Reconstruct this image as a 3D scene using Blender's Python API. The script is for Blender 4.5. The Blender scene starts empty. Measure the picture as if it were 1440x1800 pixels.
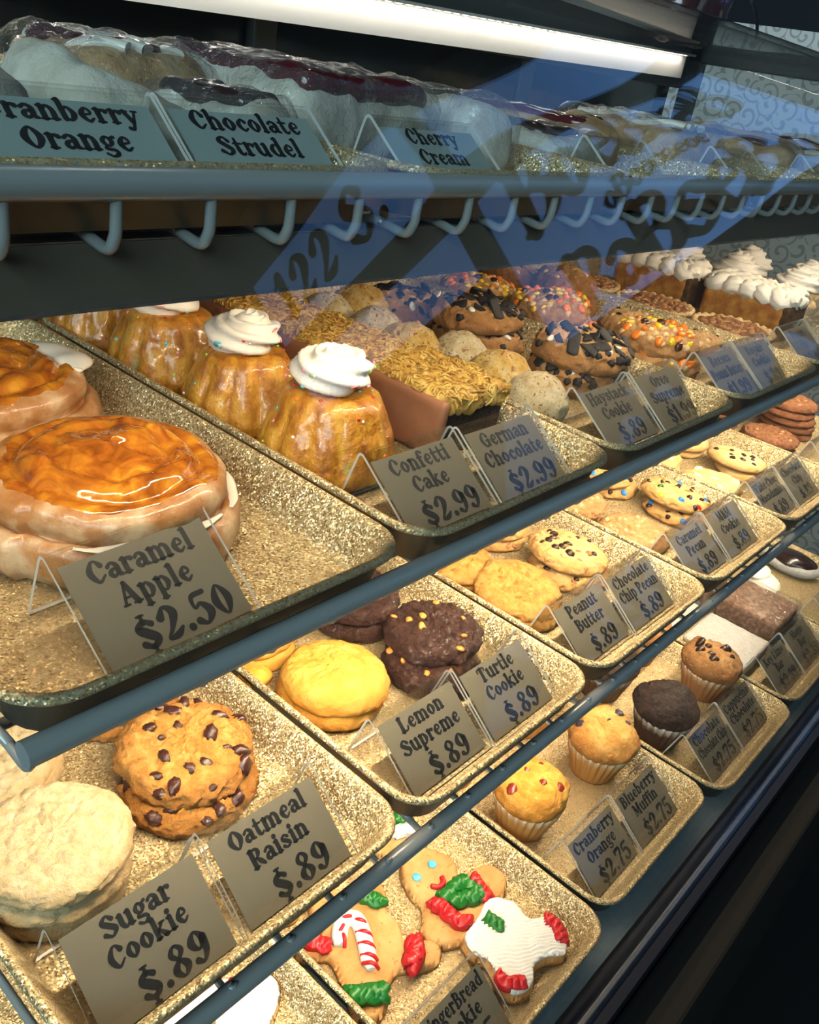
import bpy, math, random
import numpy as np
from mathutils import Vector, Matrix, Euler
sc = bpy.context.scene
COL = sc.collection
PI = math.pi

# ------------------------------------------------------------------ camera
cam_d = bpy.data.cameras.new('camera'); cam = bpy.data.objects.new('camera', cam_d); COL.objects.link(cam)
F = np.array([0.7067, 0.5318, -0.4666]); U = np.array([0.2611, 0.4169, 0.8706])
F /= np.linalg.norm(F); U -= F*(U@F); U /= np.linalg.norm(U); Rr = np.cross(F, U)
cam.matrix_world = Matrix(((Rr[0], U[0], -F[0], -0.3414), (Rr[1], U[1], -F[1], -0.2584), (Rr[2], U[2], -F[2], 0.6624), (0, 0, 0, 1)))
cam_d.sensor_fit = 'VERTICAL'; cam_d.sensor_height = 36.0; cam_d.lens = 36.0*1530.2/1800.0
cam_d.clip_start = 0.01; cam_d.clip_end = 60
sc.camera = cam
# ------------------------------------------------------------------ light and exposure
SKY_STREET = (0.11, 0.27, 0.62); SKY_FILL = (4.4, 6.2, 6.7); SKY_STRENGTH = 1.6  # rear sky boosted as fill through the added left opening
LED_WARM = (1.0, 0.78, 0.52); LED_COOL = (1.0, 0.93, 0.85)
LED_TOP, LED_UPPER, LED_MIDDLE, LED_LOWER = 90.0, 500.0, 1150.0, 1000.0
sc.view_settings.view_transform = 'Standard'; sc.view_settings.look = 'None'
sc.view_settings.exposure = 0.0; sc.view_settings.gamma = 1.0; sc.view_settings.use_curve_mapping = False
world = bpy.data.worlds.new('sky'); sc.world = world; world.use_nodes = True
wn = world.node_tree; _tc = wn.nodes.new('ShaderNodeTexCoord'); _sp = wn.nodes.new('ShaderNodeSeparateXYZ'); _rp = wn.nodes.new('ShaderNodeValToRGB')
_mr = wn.nodes.new('ShaderNodeMapRange'); _mr.inputs[1].default_value = -1; _mr.inputs[2].default_value = 1
_rp.color_ramp.elements[0].position = .25; _rp.color_ramp.elements[0].color = (*SKY_FILL, 1); _rp.color_ramp.elements[1].position = .75; _rp.color_ramp.elements[1].color = (*SKY_STREET, 1)
for _a, _b in ((_tc.outputs['Generated'], _sp.inputs[0]), (_sp.outputs[0], _mr.inputs[0]), (_mr.outputs[0], _rp.inputs[0]), (_rp.outputs[0], wn.nodes['Background'].inputs[0])): wn.links.new(_a, _b)
wn.nodes['Background'].inputs[1].default_value = SKY_STRENGTH
sc.cycles.max_bounces = 10; sc.cycles.diffuse_bounces = 4; sc.cycles.glossy_bounces = 4
sc.cycles.transparent_max_bounces = 24; sc.cycles.transmission_bounces = 6
sc.cycles.sample_clamp_indirect = 4.0; sc.cycles.caustics_reflective = False; sc.cycles.caustics_refractive = False
try: sc.cycles.use_denoising = True; sc.cycles.denoiser = 'OPENIMAGEDENOISE'
except Exception: pass

def portal(loc, rot, sx, sy):
    l = bpy.data.lights.new('window_portal', 'AREA'); l.shape = 'RECTANGLE'; l.size = sx; l.size_y = sy
    l.cycles.is_portal = True
    o = bpy.data.objects.new('window_portal', l); o.location = loc; o.rotation_euler = rot; COL.objects.link(o)

# ------------------------------------------------------------------ helpers
def _h(ix, iy, iz, seed):
    n = (ix*374761393 + iy*668265263 + iz*2147483647 + seed*1274126177) & 0xffffffff
    n = ((n ^ (n >> 13))*1274126177) & 0xffffffff
    n = ((n ^ (n >> 16))*2246822519) & 0xffffffff
    return ((n ^ (n >> 15)) & 0xffffff)/float(0xffffff)
def vnoise(P, seed=0):
    i = np.floor(P).astype(np.int64); f = P - i; f = f*f*(3-2*f)
    r = 0
    for dx in (0, 1):
        for dy in (0, 1):
            for dz in (0, 1):
                w = (f[:, 0] if dx else 1-f[:, 0])*(f[:, 1] if dy else 1-f[:, 1])*(f[:, 2] if dz else 1-f[:, 2])
                r = r + w*_h(i[:, 0]+dx, i[:, 1]+dy, i[:, 2]+dz, seed)
    return r*2-1
def fbm(P, scale, octv=3, seed=0, ridged=False):
    P = np.asarray(P, float)*scale + 100; a = 1.0; s = 0; t = 0
    for k in range(octv):
        n = vnoise(P, seed+k*17)
        if ridged: n = 1-2*np.abs(n)
        s = s + a*n; t += a; a *= .5; P = P*2.03
    return s/t
def mesh(name, V, Fc, mats, smooth=True, mi=None):
    me = bpy.data.meshes.new(name)
    me.from_pydata([tuple(v) for v in np.asarray(V)], [], [tuple(int(q) for q in f) for f in Fc])
    if not isinstance(mats, (list, tuple)): mats = [mats]
    for m in mats: me.materials.append(m)
    if mi is not None: me.polygons.foreach_set('material_index', np.asarray(mi, np.int32))
    if smooth: me.polygons.foreach_set('use_smooth', np.ones(len(me.polygons), bool))
    me.update(); return me
def join(parts):
    V = []; Fc = []; n = 0
    for v, f in parts:
        v = np.asarray(v, float); V.append(v); Fc += [[q+n for q in t] for t in f]; n += len(v)
    return np.concatenate(V), Fc
def obj(name, me, parent=None, loc=(0, 0, 0), rot=(0, 0, 0), label=None, cat=None, group=None, kind=None):
    o = bpy.data.objects.new(name, me); COL.objects.link(o)
    o.location = loc; o.rotation_euler = rot
    if parent is not None: o.parent = parent
    return tag(o, label, cat, group, kind)
def tag(o, label=None, cat=None, group=None, kind=None):
    if label: o['label'] = label
    if cat: o['category'] = cat
    if group: o['group'] = group
    if kind: o['kind'] = kind
    return o
def box(x0, x1, y0, y1, z0, z1):
    V = [(x, y, z) for x in (x0, x1) for y in (y0, y1) for z in (z0, z1)]
    return np.array(V, float), [(0, 1, 3, 2), (4, 6, 7, 5), (0, 4, 5, 1), (2, 3, 7, 6), (0, 2, 6, 4), (1, 5, 7, 3)]
def bbox(name, x0, x1, y0, y1, z0, z1, m, bev=0.0, **k):
    o = obj(name, mesh(name, *box(x0, x1, y0, y1, z0, z1), m, smooth=False), **k)
    if bev:
        b = o.modifiers.new('bevel', 'BEVEL'); b.width = bev; b.segments = 2
    return o
def sweep(path, rad, seg=10, lobes=0, depth=.0, twist=0.0, caps=True, flat=1.0):
    """tube along a path; rad scalar or list; optional star section"""
    P = np.asarray(path, float); n = len(P)
    rad = np.full(n, rad) if np.isscalar(rad) else np.asarray(rad, float)
    T = np.gradient(P, axis=0); T /= np.linalg.norm(T, axis=1)[:, None]+1e-12
    up = np.array([0, 0, 1.0]) if abs(T[0][2]) < .9 else np.array([0, 1.0, 0])
    V = []; u = up
    for i in range(n):
        u = u - T[i]*(u@T[i])
        if np.linalg.norm(u) < 1e-6: u = np.array([1.0, 0, 0]) - T[i]*T[i][0]
        u = u/np.linalg.norm(u); w = np.cross(T[i], u)
        a = np.linspace(0, 2*PI, seg, endpoint=False)
        r = rad[i]*(1 + depth*np.cos(lobes*(a + twist*i)) if lobes else np.ones(seg))
        V.append(P[i] + np.outer(r*np.cos(a), w) + np.outer(r*np.sin(a)*flat, u))
    V = np.concatenate(V); Fc = []
    for i in range(n-1):
        for j in range(seg):
            k = (j+1) % seg
            Fc.append((i*seg+j, i*seg+k, (i+1)*seg+k, (i+1)*seg+j))
    if caps:
        N0 = n*seg; V = np.vstack([V, V[:seg], V[-seg:]])
        Fc.append(tuple(N0+j for j in range(seg-1, -1, -1))); Fc.append(tuple(N0+seg+j for j in range(seg)))
    return V, Fc
def smoothpath(pts, n=8):
    P = np.asarray(pts, float); out = []
    Q = np.vstack([2*P[0]-P[1], P, 2*P[-1]-P[-2]])
    for i in range(1, len(Q)-2):
        for t in np.linspace(0, 1, n, endpoint=False):
            a, b, c, d = Q[i-1], Q[i], Q[i+1], Q[i+2]
            out.append(.5*((2*b)+(c-a)*t+(2*a-5*b+4*c-d)*t*t+(3*b-a-3*c+d)*t**3))
    out.append(P[-1]); return np.array(out)
def lathe(prof, na=48, rmod=None, zmod=None):
    """prof list of (r, z) from the bottom axis to the top axis"""
    prof = np.asarray(prof, float); n = len(prof)
    a = np.linspace(0, 2*PI, na, endpoint=False)
    V = []
    for i, (r, z) in enumerate(prof):
        rr = np.full(na, r); zz = np.full(na, z)
        if rmod is not None: rr = rr*rmod(a, i/(n-1), z)
        if zmod is not None: zz = zz+zmod(a, i/(n-1), r)
        V.append(np.stack([rr*np.cos(a), rr*np.sin(a), zz], 1))
    V = np.concatenate(V); Fc = []
    for i in range(n-1):
        for j in range(na):
            k = (j+1) % na
            Fc.append((i*na+j, i*na+k, (i+1)*na+k, (i+1)*na+j))
    Fc.append(tuple(range(na-1, -1, -1))); Fc.append(tuple((n-1)*na+j for j in range(na)))
    return V, Fc
def blob(r, seed=0, amp=.2, sc_=1.0, n=12, squash=(1, 1, 1)):
    prof = [(math.sin(t)*1, -math.cos(t)) for t in np.linspace(.12, PI-.12, n)]
    V, Fc = lathe(prof, n*2)
    d = 1+amp*fbm(V, sc_*1.7, 3, seed)
    return V*d[:, None]*r*np.asarray(squash), Fc
def rbox(sx, sy, sz, rad, n=10, dens=None):
    """rounded box centred in x, y, base at z=0, with a regular grid on each face"""
    S = np.array([sx, sy, sz])/2
    ns = [max(3, int(n*s/max(S))) for s in S]
    V = []; Fc = []; idx = {}
    def add(p):
        k = tuple(np.round(p, 6))
        if k not in idx: idx[k] = len(V); V.append(p)
        return idx[k]
    for ax in range(3):
        b, c = (ax+1) % 3, (ax+2) % 3
        for sg in (-1, 1):
            for i in range(ns[b]):
                for j in range(ns[c]):
                    q = []
                    for di, dj in ((0, 0), (1, 0), (1, 1), (0, 1)):
                        p = np.zeros(3); p[ax] = sg
                        p[b] = -1+2*(i+di)/ns[b]; p[c] = -1+2*(j+dj)/ns[c]
                        q.append(add(p))
                    Fc.append(q if sg > 0 else q[::-1])
    V = np.array(V)*S
    In = np.clip(V, -(S-rad), S-rad); d = V-In; L = np.linalg.norm(d, axis=1); 
    m = L > 1e-9
    V[m] = In[m] + d[m]/L[m][:, None]*rad
    V[:, 2] += sz/2
    return V, Fc
def normals(V, Fc):
    N = np.zeros_like(V)
    A = np.array([f[:3] for f in Fc]); n = np.cross(V[A[:, 1]]-V[A[:, 0]], V[A[:, 2]]-V[A[:, 0]])
    for f, q in zip(Fc, n):
        for i in f: N[i] += q
    return N/(np.linalg.norm(N, axis=1)[:, None]+1e-15)
def displace(V, Fc, amp, scale, octv=3, seed=0, ridged=False, keep=None):
    N = normals(V, Fc); d = amp*fbm(V, scale, octv, seed, ridged)
    if keep is not None: d = d*keep(V)
    return V+N*d[:, None], Fc
def poly_sdf(pts):
    P = smoothpath(list(pts)+[pts[0]], 6)[:-1] if False else None
    Q = np.asarray(pts, float); n = len(Q); out = []
    for i in range(n):
        a, b, c, d = Q[i-1], Q[i], Q[(i+1) % n], Q[(i+2) % n]
        for t in np.linspace(0, 1, 6, endpoint=False): out.append(.5*((2*b)+(c-a)*t+(2*a-5*b+4*c-d)*t*t+(3*b-a-3*c+d)*t**3))
    A = np.array(out); B = np.roll(A, -1, 0)
    def f(P):
        d = B-A; w = P[:, None]-A; t = np.clip((w*d).sum(2)/((d*d).sum(1)+1e-12), 0, 1)
        dist = np.sqrt(((w-t[..., None]*d)**2).sum(2)).min(1)
        c = ((A[:, 1] <= P[:, None, 1]) != (B[:, 1] <= P[:, None, 1])) & (P[:, None, 0] < A[:, 0]+(P[:, None, 1]-A[:, 1])*(B[:, 0]-A[:, 0])/(B[:, 1]-A[:, 1]+1e-15))
        return np.where(c.sum(1) % 2 == 1, -dist, dist)
    return f
# flat outline from a signed distance function -> plate with rounded top edge
def plate(sdf, bb, cell, h, edge, zfn=None):
    x = np.arange(bb[0], bb[1]+cell, cell); y = np.arange(bb[2], bb[3]+cell, cell)
    X, Y = np.meshgrid(x, y, indexing='ij'); P = np.stack([X.ravel(), Y.ravel()], 1)
    e = cell*.05
    def grad(P):
        gx = (sdf(P+[e, 0])-sdf(P-[e, 0]))/(2*e); gy = (sdf(P+[0, e])-sdf(P-[0, e]))/(2*e)
        return np.stack([gx, gy], 1)
    d = sdf(P); near = np.abs(d) < cell*.75
    for _ in range(2):
        g = grad(P[near]); g /= (np.linalg.norm(g, axis=1)[:, None]+1e-9)
        P[near] -= g*sdf(P[near])[:, None]
    d = sdf(P); d[near] = 0; ok = d <= 1e-9
    ny = len(y); Q = []
    for i in range(len(x)-1):
        for j in range(ny-1):
            q = (i*ny+j, (i+1)*ny+j, (i+1)*ny+j+1, i*ny+j+1)
            c = [k for k in q if ok[k]]
            if len(c) == 4: Q.append(q)
            elif len(c) == 3: Q.append(tuple(c))
    used = sorted({k for q in Q for k in q}); rm = {k: i for i, k in enumerate(used)}
    P = P[used]; d = np.clip(-d[used], 0, edge); Q = [tuple(rm[k] for k in q) for q in Q]
    z = h*(.45+.55*np.sqrt(np.clip(1-(1-d/edge)**2, 0, 1)))
    if zfn is not None: z = z+zfn(P, d/edge)
    n = len(P); top = np.column_stack([P, z]); bot = np.column_stack([P, np.zeros(n)])
    cnt = {}
    for q in Q:
        for a, b in zip(q, q[1:]+q[:1]): cnt[(a, b)] = 1
    Fc = list(Q)+[tuple(k+n for k in q[::-1]) for q in Q]
    for (a, b) in cnt:
        if (b, a) not in cnt: Fc.append((b, a, a+n, b+n))
    return np.vstack([top, bot]), Fc

# ------------------------------------------------------------------ materials
MATS = {}
class NT:
    def __init__(s, name):
        s.m = bpy.data.materials.new(name); s.m.use_nodes = True; s.t = s.m.node_tree; s.n = s.t.nodes
        s.b = s.n.get('Principled BSDF'); s.out = s.n.get('Material Output'); MATS[name] = s.m
    def node(s, ty, **k):
        x = s.n.new(ty)
        for a, v in k.items(): setattr(x, a, v)
        return x
    def link(s, a, b): s.t.links.new(a, b)
    def set(s, **k):
        for a, v in k.items():
            a = a.replace('_', ' ')
            for i in s.b.inputs:
                if i.name.lower() == a.lower():
                    i.default_value = (*v, 1) if isinstance(v, tuple) and len(v) == 3 and i.type == 'RGBA' else v
    def coord(s, which='Object'): return s.node('ShaderNodeTexCoord').outputs[which]
    def noise(s, scale, detail=3, rough=.55, vec=None, dist=0):
        x = s.node('ShaderNodeTexNoise'); x.inputs['Scale'].default_value = scale; x.inputs['Detail'].default_value = detail
        x.inputs['Roughness'].default_value = rough; x.inputs['Distortion'].default_value = dist
        s.link(vec or s.coord(), x.inputs['Vector']); return x.outputs['Fac']
    def ramp(s, fac, stops, interp='LINEAR'):
        r = s.node('ShaderNodeValToRGB'); r.color_ramp.interpolation = interp
        e = r.color_ramp.elements
        while len(e) < len(stops): e.new(.5)
        for i, (p, c) in enumerate(stops): e[i].position = p; e[i].color = (*c, 1)
        s.link(fac, r.inputs[0]); return r.outputs[0]
    def bump(s, h, strength=.3, dist=.002):
        b = s.node('ShaderNodeBump'); b.inputs['Strength'].default_value = strength; b.inputs['Distance'].default_value = dist
        s.link(h, b.inputs['Height']); s.link(b.outputs[0], s.b.inputs['Normal']); return b
    def mix(s, fac, a, b, blend='MIX'):
        x = s.node('ShaderNodeMix'); x.data_type = 'RGBA'; x.blend_type = blend
        for i, v in ((0, fac), (6, a), (7, b)):
            if isinstance(v, (int, float)): x.inputs[i].default_value = v
            elif isinstance(v, tuple): x.inputs[i].default_value = (*v, 1)
            else: s.link(v, x.inputs[i])
        return x.outputs[2]
def plain(name, c, rough=.5, metal=0, bump=0, bscale=200, var=.0, **k):
    t = NT(name); t.set(base_color=c, roughness=rough, metallic=metal, **k)
    if var:
        f = t.noise(bscale*.3, 3); d = tuple(max(0, q*(1-var)) for q in c); l = tuple(min(1, q*(1+var)) for q in c)
        t.link(t.ramp(f, [(.35, d), (.65, l)]), t.b.inputs['Base Color'])
    if bump: t.bump(t.noise(bscale, 4), bump, .001)
    return t.m
def baked(name, lo, mid, hi, rim=None, r0=.03, r1=.048, scale=110, bump=.5, bscale=320, rough=.6, coat=0.0, spec=.4, speck=None):
    """a baked surface: mottled dough, browner towards the rim of the round"""
    t = NT(name); co = t.coord()
    f = t.noise(scale, 5, .6, co)
    c = t.ramp(f, [(.3, lo), (.5, mid), (.68, hi)])
    if rim is not None:
        sep = t.node('ShaderNodeSeparateXYZ'); t.link(co, sep.inputs[0])
        cb = t.node('ShaderNodeCombineXYZ'); t.link(sep.outputs[0], cb.inputs[0]); t.link(sep.outputs[1], cb.inputs[1])
        ln = t.node('ShaderNodeVectorMath', operation='LENGTH'); t.link(cb.outputs[0], ln.inputs[0])
        mr = t.node('ShaderNodeMapRange'); t.link(ln.outputs['Value'], mr.inputs[0])
        mr.inputs[1].default_value = r0; mr.inputs[2].default_value = r1; mr.inputs[3].default_value = 0; mr.inputs[4].default_value = .85
        c = t.mix(mr.outputs[0], c, rim)
    if speck is not None:
        sp = t.ramp(t.noise(scale*3, 2, .5, co), [(.62, (0, 0, 0)), (.68, (1, 1, 1))])
        c = t.mix(sp, c, speck)
    t.link(c, t.b.inputs['Base Color'])
    t.set(roughness=rough, coat_weight=coat, coat_roughness=.15, specular_ior_level=spec)
    t.bump(t.noise(bscale, 6, .68, co), min(1, bump*1.4), .0050)
    return t.m
def glassy(name, tint, gloss_rough=0.02, ior=1.5, haze=0.0, hazecol=(1, 1, 1), crinkle=0, cscale=120):
    t = NT(name); t.n.remove(t.b)
    tr = t.node('ShaderNodeBsdfTransparent'); tr.inputs[0].default_value = (*tint, 1)
    gl = t.node('ShaderNodeBsdfGlossy'); gl.inputs['Roughness'].default_value = gloss_rough
    fr = t.node('ShaderNodeFresnel'); ge = t.node('ShaderNodeNewGeometry')
    mr = t.node('ShaderNodeMapRange'); t.link(ge.outputs['Backfacing'], mr.inputs[0]); mr.inputs[3].default_value = ior; mr.inputs[4].default_value = 1/ior
    t.link(mr.outputs[0], fr.inputs[0])
    mx = t.node('ShaderNodeMixShader'); t.link(fr.outputs[0], mx.inputs[0]); t.link(tr.outputs[0], mx.inputs[1]); t.link(gl.outputs[0], mx.inputs[2])
    if crinkle:
        b = t.node('ShaderNodeBump'); b.inputs['Strength'].default_value = crinkle; b.inputs['Distance'].default_value = .004
        t.link(t.noise(cscale, 3, .6, dist=1.5), b.inputs['Height']); t.link(b.outputs[0], gl.inputs['Normal']); t.link(b.outputs[0], fr.inputs['Normal'])
    last = mx.outputs[0]
    if haze:
        df = t.node('ShaderNodeBsdfDiffuse'); df.inputs[0].default_value = (*hazecol, 1)
        m2 = t.node('ShaderNodeMixShader'); m2.inputs[0].default_value = haze
        t.link(last, m2.inputs[1]); t.link(df.outputs[0], m2.inputs[2]); last = m2.outputs[0]
    t.link(last, t.out.inputs[0]); return t.m
def emit(name, c, s):
    t = NT(name); t.set(base_color=(.9, .9, .85), emission_color=c, emission_strength=s); return t.m

def glitter_gold():
    t = NT('gold_glitter'); co = t.coord()
    v = t.node('ShaderNodeTexVoronoi'); v.inputs['Scale'].default_value = 1050; t.link(co, v.inputs['Vector'])
    sx = t.node('ShaderNodeSeparateColor'); t.link(v.outputs['Color'], sx.inputs[0])
    c = t.ramp(sx.outputs[0], [(.0, (.25, .155, .065)), (.35, (.56, .41, .205)), (.75, (.82, .66, .385)), (1.0, (1.0, .93, .70))])
    t.link(c, t.b.inputs['Base Color'])
    t.set(metallic=.55, roughness=.42, specular_ior_level=.5)
    # each flake leans its own way
    sub = t.node('ShaderNodeVectorMath', operation='SUBTRACT'); t.link(v.outputs['Color'], sub.inputs[0]); sub.inputs[1].default_value = (.5, .5, .5)
    scl = t.node('ShaderNodeVectorMath', operation='SCALE'); t.link(sub.outputs[0], scl.inputs[0]); scl.inputs['Scale'].default_value = 1.1
    ge = t.node('ShaderNodeNewGeometry'); add = t.node('ShaderNodeVectorMath', operation='ADD'); t.link(ge.outputs['Normal'], add.inputs[0]); t.link(scl.outputs[0], add.inputs[1])
    nm = t.node('ShaderNodeVectorMath', operation='NORMALIZE'); t.link(add.outputs[0], nm.inputs[0]); t.link(nm.outputs[0], t.b.inputs['Normal'])
    return t.m
GOLD = glitter_gold()
STEEL = plain('slate_painted_steel', (.38, .40, .41), .27, .25, bump=.05, bscale=900)
STEEL_DARK = plain('dark_slate_paint', (.07, .075, .075), .5, .0, bump=.03, bscale=700)
VALANCE = plain('grey_valance_paint', (.13, .105, .080), .55, .0, bump=.03, bscale=500)
TRAY_UNDER = plain('tray_underside', (.13, .105, .07), .5, .5, bump=.1, bscale=400)
DECKM = plain('blue_grey_deck_paint', (.20, .27, .32), .45, .1, bump=.06, bscale=500, var=.08)
ALU = plain('brushed_aluminium', (.55, .57, .6), .25, .9)
FOIL = plain('aluminium_foil', (.8, .8, .8), .25, .95, bump=.4, bscale=300)
BLACKM = plain('black_lacquer', (.012, .013, .02), .25, 0, coat_weight=.5)
BASEM = plain('dark_brown_laminate', (.004, .0034, .0028), .8, specular_ior_level=.2)
ACRYL = glassy('clear_acrylic', (.975, .98, .978), .03, 1.42)
ACRYL_EDGE = plain('acrylic_cut_edge', (.75, .74, .70), .25, transmission_weight=.35)
GLASS = glassy('case_glass', (.965, .98, .975), .005, 1.52)
WRAP = glassy('plastic_wrap', (.97, .97, .97), .10, 1.65, haze=.03, crinkle=1.0, cscale=110)
CARD = plain('grey_card', (.165, .145, .108), .75, bump=.05, bscale=600)
CARD_DAYLIT = plain('daylit_grey_card', (.36, .43, .42), .75, bump=.05, bscale=600)  # same card stock as the grey one, daylight painted into its colour
INK = plain('black_ink', (.012, .014, .018), .5)
# ------------------------------------------------------------------ lettering (fat soft-serif strokes: x,y,width; strokes split by ;)
GL = {}
def _g(ch, adv, s): GL[ch] = (adv, [[tuple(float(q) for q in p.split(',')) for p in st.split()] for st in s.split(';')])
_g('a', .98, '.14,.76,.22 .42,.94,.18 .7,.72,.3 .7,.22,.32 .9,.08,.18;.66,.58,.14 .3,.48,.22 .18,.26,.3 .36,.08,.2 .66,.24,.14')
_g('b', 1.08, '.26,1.42,.32 .26,.12,.32;.06,1.42,.16 .26,1.42,.16;.3,.76,.14 .6,.94,.18 .86,.5,.34 .6,.06,.18 .3,.2,.14')
_g('c', .92, '.76,.76,.3 .55,.94,.16 .22,.5,.34 .5,.06,.2 .84,.24,.12')
_g('d', 1.12, '.85,1.42,.32 .85,.12,.32;.64,1.42,.16 .85,1.42,.16;.8,.78,.14 .5,.94,.18 .22,.5,.34 .5,.06,.18 .8,.22,.14;.85,.07,.15 1.04,.07,.15')
_g('e', .96, '.26,.5,.14 .74,.58,.14 .74,.82,.2 .5,.95,.16 .22,.5,.34 .5,.06,.2 .86,.26,.12')
_g('f', .7, '.72,1.28,.26 .52,1.44,.16 .3,1.2,.3 .3,.1,.32;.05,.9,.15 .6,.9,.15;.08,.06,.14 .55,.06,.14')
_g('g', .98, '.45,.95,.16 .18,.63,.28 .45,.32,.16 .72,.63,.28 .45,.95,.16;.7,.85,.14 .94,.94,.22;.3,.3,.16 .2,.12,.18 .7,.02,.22 .76,-.24,.24 .42,-.4,.16 .12,-.24,.2')
_g('h', 1.12, '.26,1.42,.32 .26,.08,.32;.06,1.42,.15 .26,1.42,.15;.06,.06,.14 .48,.06,.14;.3,.68,.14 .55,.94,.2 .82,.7,.3 .82,.08,.32;.64,.06,.14 1.04,.06,.14')
_g('i', .56, '.28,.93,.32 .28,.08,.32;.08,.93,.15 .28,.93,.15;.08,.06,.14 .5,.06,.14;.28,1.32,.34 .29,1.32,.34')
_g('k', 1.1, '.26,1.42,.32 .26,.08,.32;.06,1.42,.15 .26,1.42,.15;.06,.06,.14 .46,.06,.14;.32,.42,.14 .8,.92,.2;.46,.56,.2 .85,.08,.34;.62,.94,.14 .98,.94,.14;.7,.06,.14 1.08,.06,.14')
_g('l', .55, '.27,1.42,.32 .27,.08,.32;.06,1.42,.15 .27,1.42,.15;.06,.06,.14 .5,.06,.14')
_g('m', 1.66, '.26,.93,.32 .26,.08,.32;.06,.93,.15 .26,.93,.15;.06,.06,.14 .46,.06,.14;.3,.68,.14 .55,.94,.2 .82,.7,.3 .82,.08,.32;.64,.06,.14 1.0,.06,.14;.86,.68,.14 1.1,.94,.2 1.37,.7,.3 1.37,.08,.32;1.2,.06,.14 1.58,.06,.14')
_g('n', 1.12, '.26,.93,.32 .26,.08,.32;.06,.93,.15 .26,.93,.15;.06,.06,.14 .48,.06,.14;.3,.68,.14 .55,.94,.2 .82,.7,.3 .82,.08,.32;.64,.06,.14 1.04,.06,.14')
_g('o', 1.0, '.5,.95,.16 .2,.5,.34 .5,.05,.16 .8,.5,.34 .5,.95,.16')
_g('p', 1.08, '.26,.93,.32 .26,-.38,.32;.06,.93,.16 .26,.93,.16;.06,-.4,.14 .48,-.4,.14;.3,.76,.14 .6,.94,.18 .86,.5,.34 .6,.06,.18 .3,.2,.14')
_g('r', .84, '.26,.93,.32 .26,.08,.32;.06,.93,.15 .26,.93,.15;.06,.06,.14 .5,.06,.14;.3,.62,.14 .5,.9,.18 .72,.82,.32')
_g('s', .88, '.72,.78,.24 .45,.95,.16 .2,.74,.24 .45,.52,.28 .74,.27,.26 .45,.05,.16 .14,.22,.24')
_g('t', .74, '.3,1.28,.2 .3,.3,.32 .5,.06,.2 .72,.2,.12;.06,.9,.15 .66,.9,.15')
_g('u', 1.12, '.25,.92,.32 .25,.34,.32 .48,.06,.2 .8,.3,.14;.84,.92,.32 .84,.08,.32;.05,.92,.14 .25,.92,.14;.64,.92,.14 .84,.92,.14;.84,.06,.15 1.05,.06,.15')
_g('y', 1.02, '.18,.92,.3 .5,.15,.3;.86,.92,.16 .5,.05,.18 .32,-.34,.2 .1,-.3,.26;.0,.94,.14 .4,.94,.14;.68,.94,.14 1.02,.94,.14')
_g('A', 1.28, '.56,1.4,.16 .14,.08,.18;.6,1.4,.3 .98,.08,.36;.3,.5,.14 .85,.5,.14;0,.06,.14 .36,.06,.14;.72,.06,.14 1.24,.06,.14')
_g('B', 1.22, '.3,1.34,.36 .3,.06,.36;.08,1.36,.14 .3,1.36,.14;.3,1.36,.14 .72,1.32,.2 .86,1.05,.32 .6,.76,.14 .3,.74,.14;.6,.76,.14 .95,.58,.3 .95,.28,.34 .62,.06,.16 .08,.06,.14')
_g('C', 1.18, '1.0,1.04,.34 .78,1.36,.16 .5,1.3,.2 .22,.7,.38 .55,.06,.2 1.04,.36,.12')
_g('G', 1.3, '1.0,1.04,.32 .78,1.36,.16 .5,1.3,.2 .22,.7,.38 .55,.06,.2 .98,.3,.2;1.0,.62,.34 1.0,.12,.28;.74,.62,.14 1.2,.62,.14')
_g('H', 1.34, '.3,1.34,.36 .3,.06,.36;1.04,1.34,.36 1.04,.06,.36;.3,.72,.14 1.04,.72,.14;.06,1.36,.13 .54,1.36,.13;.06,.06,.13 .54,.06,.13;.8,1.36,.13 1.28,1.36,.13;.8,.06,.13 1.28,.06,.13')
_g('K', 1.3, '.3,1.34,.36 .3,.06,.36;.06,1.36,.13 .54,1.36,.13;.06,.06,.13 .54,.06,.13;.36,.62,.14 .96,1.32,.2;.54,.8,.22 1.02,.08,.36;.8,1.36,.13 1.18,1.36,.13;.84,.06,.13 1.26,.06,.13')
_g('L', 1.1, '.3,1.34,.36 .3,.06,.36;.06,1.36,.13 .56,1.36,.13;.06,.07,.15 .8,.07,.17 .98,.34,.2')
_g('M', 1.56, '.22,1.34,.16 .22,.06,.16;.28,1.34,.32 .7,.25,.24;1.14,1.34,.16 .7,.25,.14;1.2,1.34,.36 1.2,.06,.36;.04,1.36,.13 .36,1.36,.13;.04,.06,.13 .42,.06,.13;.96,.06,.13 1.46,.06,.13;1.1,1.36,.13 1.46,1.36,.13')
_g('O', 1.3, '.65,1.36,.16 .23,.7,.4 .65,.04,.16 1.07,.7,.4 .65,1.36,.16')
_g('P', 1.14, '.3,1.34,.36 .3,.06,.36;.08,1.36,.13 .3,1.36,.13;.3,1.36,.14 .78,1.3,.22 .9,1.0,.34 .65,.66,.16 .3,.64,.14;.06,.06,.13 .6,.06,.13')
_g('R', 1.26, '.3,1.34,.36 .3,.06,.36;.08,1.36,.13 .3,1.36,.13;.3,1.36,.14 .78,1.3,.22 .88,1.02,.34 .65,.7,.16 .3,.68,.14;.6,.68,.2 .86,.34,.34 1.08,.08,.24;.06,.06,.13 .56,.06,.13')
_g('S', 1.14, '.92,1.08,.28 .6,1.38,.16 .24,1.08,.32 .6,.74,.34 .96,.38,.32 .6,.04,.16 .16,.3,.28')
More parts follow.
